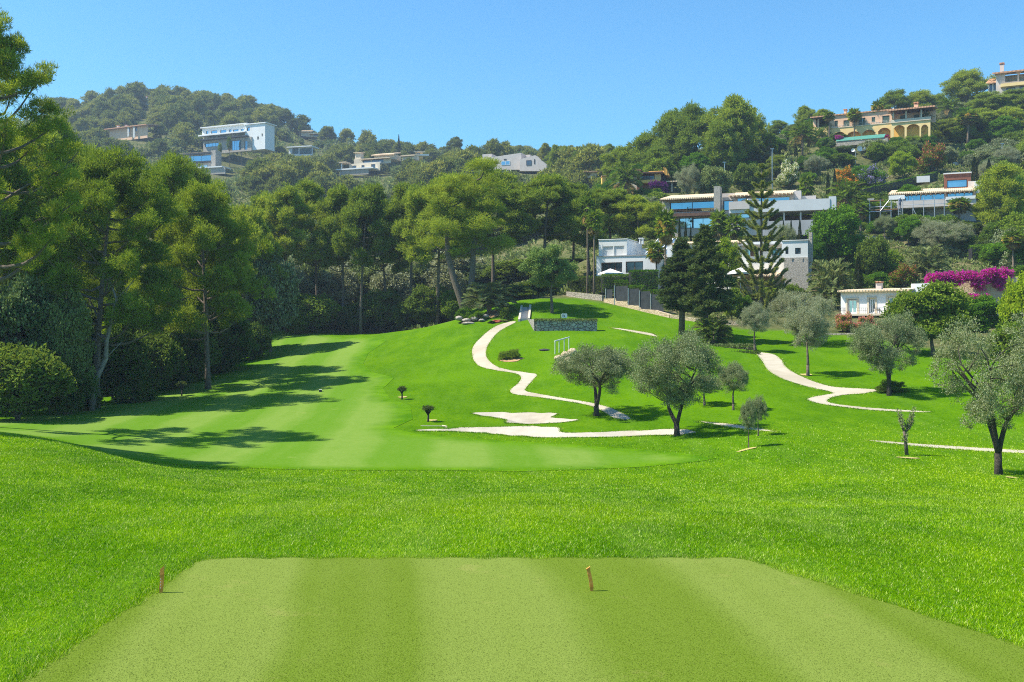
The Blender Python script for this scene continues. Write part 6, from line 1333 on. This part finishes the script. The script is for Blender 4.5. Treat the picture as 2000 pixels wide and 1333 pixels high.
# ------------------------------------------------------------------ garden hillside: named plants first
HS = 'plants of the terraced garden hillside'; SEEN = []
for key, px, top, y, w, name, lab, cat, mat in [
    ('fan_palm_a', 1300, 412, 108, 52, 'fan_palm', 'fan palm with a golden flowering head rising in front of the tiled stone villa', 'palm', None),
    ('fan_palm_a', 1281, 474, 111, 46, 'fan_palm', 'short fan palm with yellow clusters before the white villa terrace', 'palm', None),
    ('fan_palm_c', 1147, 383, 114, 38, 'fan_palm', 'tall slim fan palm with a shaggy trunk, standing farther from the white villa', 'palm', None),
    ('fan_palm_c', 1160, 410, 112, 40, 'fan_palm', 'lower slim fan palm with a pale head, touching the white villa', 'palm', None),
    ('fan_palm_b', 1404, 412, 128, 46, 'fan_palm', 'bright fan palm under the balcony of the stone villa', 'palm', None),
    ('fan_palm_b', 1437, 420, 126, 50, 'fan_palm', 'second bright fan palm under the terrace of the stone villa', 'palm', None),
    ('date_palm_a', 1222, 318, 168, 66, 'date_palm', 'feathery palm beside the orange-roofed house', 'palm', None),
    ('fan_palm_b', 1575, 341, 152, 36, 'fan_palm', 'fan palm at the end of the stone villa roof', 'palm', None),
    ('date_palm_a', 1567, 240, 196, 52, 'date_palm', 'feathery palm at the low end of the arcaded villa', 'palm', None),
    ('fan_palm_c', 1619, 218, 203, 28, 'fan_palm', 'slim fan palm in front of the porch of the arcaded villa', 'palm', None),
    ('fan_palm_a', 1668, 213, 203, 34, 'fan_palm', 'fan palm with a yellow skirt before the middle of the arcaded villa', 'palm', None),
    ('fan_palm_a', 1714, 198, 203, 32, 'fan_palm', 'tallest fan palm before the arcaded villa, its head above the roof', 'palm', None),
    ('date_palm_a', 1806, 216, 200, 44, 'date_palm', 'pale feathery palm at the balcony end of the arcaded villa', 'palm', None),
    ('date_palm_a', 1852, 192, 218, 48, 'date_palm', 'feathery palm on the slope below the hilltop villa', 'palm', None),
    ('fan_palm_a', 1890, 218, 200, 54, 'fan_palm', 'fan palm with drooping yellow fronds in front of the big hillside pines', 'palm', None),
    ('fan_palm_b', 1504, 262, 190, 34, 'fan_palm', 'slim fan palm on the ridge beside the hillside pines', 'palm', None),
    ('fan_palm_a', 1873, 388, 136, 54, 'fan_palm', 'fan palm with orange flower clusters in front of the scaffolded villa', 'palm', None),
    ('fan_palm_b', 1680, 396, 140, 46, 'fan_palm', 'fan palm beside the scaffolding', 'palm', None),
    ('date_palm_a', 1655, 355, 150, 80, 'date_palm', 'wide feathery palm with a dead frond between the two tiled villas', 'palm', None),
    ('date_palm_b', 1623, 512, 100, 90, 'date_palm', 'arching dark palm between the stone tower and the white cottage', 'palm', 'frond_grey'),
    ('date_palm_b', 1808, 484, 112, 88, 'date_palm', 'grey-green arching palm above the white cottage', 'palm', 'frond_grey'),
    ('fan_palm_a', 1980, 452, 108, 56, 'fan_palm', 'fan palm with orange clusters near the frame edge above the purple flowers', 'palm', None),
    ('broad_a', 1632, 398, 122, 120, 'leafy_tree', 'big round bright green tree in front of the long grey terrace', 'tree', None),
    ('broad_a', 1590, 460, 120, 60, 'leafy_tree', 'narrow bright green tree against the stone tower', 'tree', None),
    ('olive_c', 1533, 438, 130, 52, 'olive_tree', 'round grey-green bush tree before the columns of the stone villa', 'olive tree', None),
    ('olive_c', 1728, 420, 138, 46, 'olive_tree', 'round grey-green bush tree below the scaffolding ladder', 'olive tree', None),
    ('olive_b', 1838, 428, 126, 118, 'olive_tree', 'large silvery olive with a spreading crown below the scaffolded villa', 'olive tree', 'olive_pale'),
    ('broad_a', 1775, 422, 134, 58, 'leafy_tree', 'glossy dark green round tree next to the large silvery olive', 'tree', None),
    ('pine_hill_2', 1955, 322, 134, 106, 'pine_tree', 'bushy bright pine covering the end of the scaffolded villa', 'pine', 'pine_bright'),
    ('broad_b', 1706, 455, 116, 66, 'garden_bush', 'dark clipped bush tree standing between two hedges', 'shrub', 'shrub_dark'),
    ('broad_a', 1420, 462, 112, 62, 'leafy_tree', 'yellow-green airy tree between the dark conifers and the araucaria', 'tree', 'lime'),
    ('broad_a', 1430, 560, 97, 50, 'leafy_tree', 'small dark multi-stemmed tree under the villa porch', 'tree', 'shrub'),
    ('bush_bloom', 1770, 512, 110, 56, 'flowering_bush', 'rust-pink flowering bush above the white cottage', 'shrub', None),
    ('bush_bloom', 1648, 608, 90, 46, 'flowering_bush', 'oleander with salmon flowers at the corner of the white cottage', 'shrub', None),
    ('bush_bloom', 1690, 614, 89, 50, 'flowering_bush', 'oleander with pink flowers under the white cottage balcony', 'shrub', None),
    ('bush_a', 1715, 530, 112, 70, 'garden_bush', 'bright green spreading bush right behind the white cottage roof', 'shrub', 'broad'),
    ('bush_a', 1672, 525, 108, 60, 'garden_bush', 'mid green bush between the arching palm and the cottage roof', 'shrub', None),
    ('broad_a', 1762, 295, 176, 62, 'leafy_tree', 'lime green feathery tree on the slope above the tiled roofs', 'tree', 'lime'),
    ('bush_bloom', 1822, 275, 180, 62, 'flowering_bush', 'russet flowering bush on the slope above the rust-red box', 'shrub', None),
    ('bush_bloom', 1540, 312, 176, 44, 'flowering_bush', 'white flowering bush on the slope above the stone villa', 'shrub', None),
    ('bush_bloom', 1648, 324, 172, 50, 'flowering_bush', 'orange flowering bush in the middle of the garden slope', 'shrub', None),
    ('bush_bloom', 1700, 322, 172, 52, 'flowering_bush', 'lilac and green flowering bush next to the lime green tree', 'shrub', None),
    ('olive_b', 1348, 322, 166, 62, 'olive_tree', 'grey olive on the slope behind the first tiled roof', 'olive tree', 'olive_pale'),
    ('broad_b', 1394, 320, 166, 74, 'garden_bush', 'big grey-green scrub mass behind the stone villa chimney', 'shrub', 'scrub'),
    ('broad_b', 1460, 315, 172, 62, 'garden_bush', 'dark scrub mass behind the araucaria tip', 'shrub', 'shrub_dark')]:
    o = grow(key, px, top, y, w, name, lab, cat, HS, mat); SEEN.append((px - w * .42, px + w * .42, top, top + min(70, w * .95), y))
    if name == 'flowering_bush':
        c = {1540: 'white_bloom', 1648: 'orange_bloom' if top == 324 else 'pink', 1700: 'lilac', 1822: 'rust', 1770: 'rust', 1690: 'pink'}.get(px)
        for ch in o.children:
            if c and ch.name.startswith('blossoms'): ch.material_slots[0].link = 'OBJECT'; ch.material_slots[0].material = M[c]
for i, (px, top, y, w, k, lab) in enumerate([
    (1212, 288, 196, 74, 1, 'round hillside pine lowest on the ridge line'), (1260, 258, 196, 84, 0, 'hillside pine stepping up the ridge beside the round one'), (1318, 218, 196, 92, 1, 'tall hillside pine above the orange-roofed house'),
    (1362, 204, 192, 92, 0, 'tall hillside pine with a bare trunk below its crown'), (1432, 192, 188, 110, 1, 'tallest broad pine of the ridge, its crown highest against the sky'), (1405, 240, 182, 80, 0, 'pine standing in front of the tallest broad one'), (1285, 285, 186, 70, 2, 'lower pine filling the slope over the orange roof'),
    (1475, 225, 196, 50, 0, 'slim pine leaning at the uphill side of the tallest broad one'), (1520, 236, 235, 50, 2, 'pine on the skyline next to the feathery palm'), (1575, 208, 240, 44, 0, 'small skyline pine at the low end of the arcaded villa'), (1606, 214, 236, 40, 2, 'skyline pine just behind the porch roof'),
    (1748, 176, 245, 70, 2, 'skyline pine behind the arcaded villa roof'), (1798, 176, 245, 64, 2, 'skyline pine behind the villa chimney'), (1888, 136, 246, 84, 0, 'round-headed skyline pine beside the hilltop villa'), (1930, 182, 222, 90, 2, 'spreading pine below the hilltop villa windows'), (1985, 176, 224, 96, 2, 'spreading pine cut by the frame below the hilltop villa'),
    (1905, 215, 206, 90, 1, 'big hillside pine with a dark trunk above the terrace wall'), (1965, 212, 204, 100, 1, 'big hillside pine at the frame edge above the terrace wall'), (1850, 232, 205, 70, 2, 'dark grey-green pine between the palms on the slope'), (2040, 240, 190, 90, 1, 'hillside pine just outside the terrace wall'), (1832, 185, 244, 44, 2, 'small skyline pine before the feathery palm')]):
    grow(f'pine_hill_{k}', px, top, y, w, 'hillside_pine', lab, 'pine', 'pines on the garden hill', 'pine_cool' if i in (18,) else None, i * 1.1)
for px, top, y, w, lab in [(1327, 424, 122, 8, 'slim cypress beside the golden fan palm'), (1339, 434, 122, 10, 'second slim cypress under the stone villa windows'), (1349, 440, 122, 7, 'smallest cypress under the stone villa windows'), (1530, 430, 135, 8, 'thin cypress at the first column of the terrace'), (1545, 428, 136, 7, 'thin cypress between the columns of the terrace'), (1562, 428, 134, 9, 'cypress at the end of the columns'), (1903, 306, 166, 17, 'stout dark cypress behind the white end of the hill villa'), (1931, 310, 166, 14, 'stout dark cypress beside the terrace wall'), (1617, 336, 164, 9, 'thin cypress in front of the reddish terrace wall'), (1630, 330, 164, 10, 'tall thin cypress in front of the reddish terrace wall'), (1522, 284, 190, 8, 'thin cypress under the slim ridge palm'), (1554, 282, 188, 10, 'cypress by the trunk of the feathery palm'), (1676, 500, 106, 20, 'cypress column between dark hedge and arching palm')]:
    grow('cypress_a', px, top, y, w, 'cypress', lab, 'cypress', 'cypresses of the garden hillside')
hedge3(1688, 157, 1832, 160, 368, 386, 1.6, 'long sloping clipped hedge running up behind the scaffolded villa', n=60, ub=353, grp=None)
for a in ((1575, 386, 146, 1690, 150, 1.5, 'clipped hedge stepping between the two tiled villas'), (1615, 500, 112, 1690, 112, 1.3, 'flat-topped hedge above the arching dark palm'), (1730, 484, 118, 1765, 118, 1.5, 'short hedge under the low stone terrace wall'), (1895, 476, 122, 1960, 122, 1.6, 'dark hedge behind the pine at the frame edge')):
    hedge('terrace_hedge', [(P(a[0], 0, a[2]).x, a[2]), (P(a[3], 0, a[4]).x, a[4])], a[5], 1.3, a[6], 'hedges on the terraces', n=120, L_=.2)

# the slope between them is filled with shrubs, kept clear of the houses' fronts
KEEP = [(1165, 1285, 462, 560, 118), (1285, 1440, 462, 520, 120), (1440, 1582, 466, 600, 118), (1291, 1640, 362, 452, 150), (1694, 1930, 330, 424, 150), (1584, 1830, 196, 280, 205), (1924, 2070, 110, 190, 242), (1234, 1330, 326, 372, 174), (1640, 1780, 555, 622, 96), (1800, 1985, 522, 605, 95), (1640, 1700, 282, 330, 187), (1176, 1184, 344, 360, 188), (1140, 1180, 332, 344, 248)]
def clear(px, top, row, w, y, pad=2):
    return all(y > k[4] or px + w / 2 < k[0] - pad or px - w / 2 > k[1] + pad or top > k[3] - 9 or row < k[2] - pad for k in KEEP) and all(y > k[4] or px + w / 2 < k[0] or px - w / 2 > k[1] or top > k[3] or row < k[2] for k in SEEN)
R = random.Random(8); made = 0
kinds = [('bush_a', 'shrub'), ('bush_b', 'shrub'), ('broad_b', 'shrub_dark'), ('broad_b', 'scrub'), ('bush_b', 'hedge'), ('broad_b', 'broad'), ('bush_a', 'olive'), ('bush_a', 'broad'), ('broad_b', 'olive'), ('broad_b', 'shrub')]
tries = 0; pts = []
HLAB = {'shrub': 'leafy green shrub filling the garden hillside between houses', 'shrub_dark': 'dark green shrub filling the garden hillside between houses', 'scrub': 'grey-brown scrub bush on the garden hillside between houses', 'hedge': 'fresh green shrub on the garden hillside between houses', 'olive': 'grey-green shrub on the garden hillside between houses', 'broad': 'bright green shrub on the garden hillside between houses'}
while made < 290 and tries < 14000:
    tries += 1; px = R.uniform(1175, 2040); rw = R.uniform(225, 600) if px > 1500 else R.uniform(300, 560)
    gx, y = G(px, rw)
    if y < 100 or y > 262 or (y < 118 and px < 1580) or poly_sd(np.array([gx]), np.array([y]), LAWN)[0] > -2.0: continue
    if any(k[0] < px < k[1] and k[2] < rw < k[3] - 6 and y > k[4] for k in KEEP): continue
    key, mat = R.choice(kinds); hm = R.uniform(1.7, 4.2); wm = hm * R.uniform(1.2, 1.8); g = PG(px, y); top = HZ - (g.z + hm) / y * F; w = wm / y * F
    if not clear(px, top, rw, w, y) or any((p[0] - px) ** 2 + ((p[1] - rw) * 1.6) ** 2 < 13 ** 2 for p in pts): continue
    pts.append((px, rw)); grow(key, px, top, y, w, 'hillside_shrub', HLAB[mat], 'shrub', 'shrubs filling the garden hillside', mat); made += 1
made = 0; tries = 0; tp = []
TLAB = {'broad': 'fresh green rounded tree among the shrubs of the garden hillside', 'olive_pale': 'silvery rounded tree among the shrubs of the garden hillside', 'shrub': 'mid green rounded tree among the shrubs of the garden hillside', 'pine_cool': 'low bushy pine among the shrubs of the garden hillside'}
while made < 48 and tries < 9000:
    tries += 1; px = R.uniform(1185, 2040); rw = R.uniform(235, 560) if px > 1500 else R.uniform(320, 470)
    gx, y = G(px, rw)
    if y < 104 or y > 262 or (y < 122 and px < 1600) or poly_sd(np.array([gx]), np.array([y]), LAWN)[0] > -3.0: continue
    if any(k[0] < px < k[1] and k[2] < rw < k[3] - 6 and y > k[4] for k in KEEP): continue
    mat = R.choice(['broad', 'olive_pale', 'shrub', 'broad', 'pine_cool']); hm = R.uniform(3.6, 6.0); wm = hm * R.uniform(.9, 1.25); g = PG(px, y); top = HZ - (g.z + hm) / y * F; w = wm / y * F
    if not clear(px, top, rw, w, y) or any((p[0] - px) ** 2 + ((p[1] - rw) * 1.4) ** 2 < 26 ** 2 for p in tp): continue
    tp.append((px, rw)); grow({'broad': 'broad_a', 'olive_pale': 'olive_c', 'shrub': 'broad_b', 'pine_cool': 'pine_hill_2'}[mat], px, top, y, w, 'garden_hill_tree', TLAB[mat], 'tree', 'small trees of the garden hillside', mat); made += 1

for px, top, y, w, mat, lab in [(1540, 552, 110, 74, 'shrub', 'leafy bush covering the foot of the stone tower'), (1586, 545, 111, 70, 'broad', 'bright bush beside the foot of the stone tower'), (1505, 560, 109, 60, 'shrub', 'leafy bush under the lowest araucaria branches'), (1450, 575, 98, 56, 'hedge', 'low bush between the dark conifer and the araucaria')]:
    grow('broad_b', px, top, y, w, 'villa_bush', lab, 'shrub', 'bushes under the white villa', mat)
for px, top, y, w, mat, lab in [(1752, 266, 199, 34, 'broad', 'bush hiding the foot of the arches beside the purple flowers'), (1782, 264, 198, 40, 'shrub', 'bush under the first balcony arch of the arcaded villa'), (1812, 262, 197, 36, 'broad', 'bush at the corner of the arcaded villa'), (1650, 284, 196, 40, 'scrub', 'grey bush at the low end of the stone wall below the green cover'), (1690, 284, 196, 30, 'broad', 'round green bush in front of the stone wall below the green cover'), (1722, 280, 196, 30, 'shrub', 'dark palm-like bush at the upper end of the green cover'), (1612, 268, 199, 36, 'broad', 'yellow-green bush beside the green cover'), (1640, 300, 188, 60, 'shrub', 'wide low shrub below the white dishes'), (1600, 296, 188, 50, 'broad', 'fresh green shrub on the slope below the feathery palm')]:
    grow('broad_b', px, top, y, w, 'villa_bush', lab, 'shrub', 'bushes round the arcaded villa', mat)

# ------------------------------------------------------------------ far hills: pines and scrub, each its own
KEEPF = [(390, 525, 240, 300, 405), (212, 292, 240, 268, 432), (355, 430, 290, 346, 388), (405, 460, 330, 346, 380), (560, 612, 284, 306, 424), (578, 648, 252, 270, 500), (664, 760, 290, 346, 388), (760, 792, 290, 304, 400), (808, 840, 292, 312, 415), (938, 1072, 298, 334, 328), (276, 288, 186, 200, 540)]
def clearf(px, top, row, w, y): return all(y > k[4] + 16 or px + w / 2 < k[0] + 1 or px - w / 2 > k[1] - 1 or top > k[3] - 1 or row < k[2] for k in KEEPF)
# trees that show on the ridge, measured one by one
for i, (px, top, y, w, k, lab) in enumerate([(262, 165, 535, 58, 0, 'widest dark pine crowning the far ridge'), (212, 176, 535, 30, 1, 'dark pine at the low shoulder of the far ridge'), (238, 172, 540, 34, 2, 'dark pine beside the widest one on the far ridge'), (327, 176, 540, 38, 3, 'round pine on the far ridge past the pink roof'), (400, 180, 545, 48, 0, 'pine at the middle of the far ridge'), (365, 186, 545, 36, 1, 'pine in the shallow dip of the far ridge'), (445, 186, 535, 40, 2, 'pine over the white modern villa on the far ridge'), (480, 187, 530, 44, 3, 'last tall pine before the far ridge drops'), (520, 206, 520, 44, 1, 'pine where the far ridge starts to drop'), (560, 218, 520, 44, 0, 'pine on the falling far ridge'), (590, 228, 520, 40, 2, 'pine lower on the falling far ridge'), (717, 256, 470, 40, 3, 'pointed pine group above the terraced villa'), (885, 266, 430, 40, 1, 'umbrella pine standing alone against the sky'), (960, 276, 350, 40, 0, 'pine over the roofline of the grey angular villa'), (985, 280, 352, 40, 2, 'second pine over the grey angular villa'), (1062, 278, 325, 30, 1, 'slender pine in front of the grey angular villa wall'), (640, 248, 500, 36, 3, 'pine beside the low beige villa'), (675, 254, 500, 34, 0, 'dark pine past the low beige villa')]):
    grow(('pine_mid_1' if px in (885, 1062) else f'pine_far_{k}'), px, top, y, w, 'far_pine', lab, 'pine', 'pines along the far ridge', 'pine_far', i * 1.9)
for px, top, y, w, lab in [(779, 262, 420, 6, 'lone tall cypress piercing the skyline beside the terraced villa'), (188, 186, 530, 6, 'small cypress on the far ridge shoulder'), (930, 300, 360, 6, 'cypress beside the grey angular villa'), (938, 301, 360, 5, 'second cypress beside the grey angular villa'), (636, 252, 498, 5, 'cypress at the low beige villa'), (643, 249, 498, 5, 'second cypress at the low beige villa')]:
    grow('cypress_a', px, top, y, w, 'far_cypress', lab, 'cypress', 'cypresses on the far hill')
made = 0; tries = 0; pts = []
while made < 215 and tries < 9000:
    tries += 1; px = R.uniform(90, 1200); y = math.exp(R.uniform(math.log(250), math.log(600)))
    g = PG(px, y); row = HZ - g.z / y * F
    if row > 400 or (px < 330 and row > 330): continue
    hm = R.uniform(7, 11.5); top = HZ - (g.z + hm) / y * F; w = hm * R.uniform(.85, 1.15) / y * F
    if px > 560 and top < 255 + (px - 560) * .10 and px < 900: continue
    if px >= 900 and top < 286: continue
    open_ = 300 < px < 720 and 268 < row < 380
    if open_ and R.random() < .62: continue
    if not clearf(px, top, row, w, y) or any(abs(p[0] - px) < 9 and abs(p[1] - row) < 5 for p in pts): continue
    pts.append((px, row)); grow(f'pine_far_{R.randrange(4)}', px, top, y, w, 'far_hillside_pine', 'hazy grey-green pine in the woods of the far hillside', 'pine', 'pines covering the far hillside'); made += 1
for i in range(20):
    px = 1075 + i * 6.5; y = R.uniform(268, 330); grow('pine_mid_%d' % (i % 4), px, R.uniform(278, 300), y, R.uniform(24, 34), 'far_hillside_pine', 'bare-stemmed pine in the row on the low saddle between the hills', 'pine', 'pines on the saddle between the hills')
made = 0; tries = 0
while made < 295 and tries < 12000:
    tries += 1; px = R.uniform(180, 1200); y = math.exp(R.uniform(math.log(250), math.log(560))); g = PG(px, y); row = HZ - g.z / y * F
    if row > 400: continue
    hm = R.uniform(2.6, 5.6); top = HZ - (g.z + hm) / y * F; w = hm * R.uniform(1.1, 1.8) / y * F
    if not clearf(px, top, row, w, y): continue
    grow('bush_far', px, top, y, w, 'far_scrub_bush', 'hazy olive-grey bush in the scrub of the far hillside', 'shrub', 'scrub bushes of the far hillside', R.choice(['scrub', 'scrub', 'pine_far', 'olive'])); made += 1
for px, top, y, w in [(472, 262, 404, 14), (448, 268, 400, 12), (512, 250, 406, 14), (430, 280, 398, 10), (586, 246, 498, 10)]:
    grow('fan_palm_b', px, top, y, w, 'far_palm', 'tiny palm in front of the far hillside villas', 'palm', 'palms of the far villas')

# low ground cover between the bushes of both hillsides
rg = np.random.default_rng(44); n = 30000
px = rg.uniform(-60, 2500, n); y = np.exp(rg.uniform(math.log(100), math.log(600), n)); x = (px - 1000) / F * y
k = (poly_sd(x, y, LAWN) < -1.5) & ~((px < 500) & (y < 230)); px, x, y = px[k], x[k], y[k]; z = gz(x, y); r = rg.uniform(.35, .8, len(x)) * np.clip(y / 150, .8, 2.6); m = 13
row_ = HZ - z / y * F; kb = np.ones(len(x), bool)
for q in KEEP + KEEPF: kb &= ~((px > q[0]) & (px < q[1]) & (y > q[4] - 14) & (y < q[4] + 14))
x, y, z, r = x[kb], y[kb], z[kb], r[kb]
st = rg.uniform(0, 1, len(x)); c = np.repeat(np.column_stack([x, y, z]), m, 0); rr = np.repeat(r, m); q = unit(rg.normal(size=(len(c), 3))); q[:, 2] = np.abs(q[:, 2]) * .8
Pn = c + q * (rr * rg.uniform(.3, 1, len(c)))[:, None]; D = unit(q + rg.normal(0, .5, (len(c), 3)) + np.array([0, 0, .4]))
tag(link('undergrowth', leafmesh('undergrowth', Pn, D, rr * .85, rr * .42, np.clip(.5 * np.repeat(st, m) + .5 * rg.uniform(0, 1, len(c)), 0, 1), M['scrub'], rg)), kind='stuff')

# ------------------------------------------------------------------ air
m, nt, N, L, out = newmat('haze'); v = N.new('ShaderNodeVolumePrincipled'); v.inputs['Color'].default_value = (.66, .82, 1, 1); v.inputs['Density'].default_value = .0003; v.inputs['Anisotropy'].default_value = .15; L.new(v.outputs[0], out.inputs['Volume'])
zmin, zmax = float(ZZ.min()) - 1, max(float(ZZ.max()), 118) + 26
mb = MB(); mb.box(-1010, 1010, -60, 700, zmin, zmax); tag(mb.build('haze', m), kind='stuff')
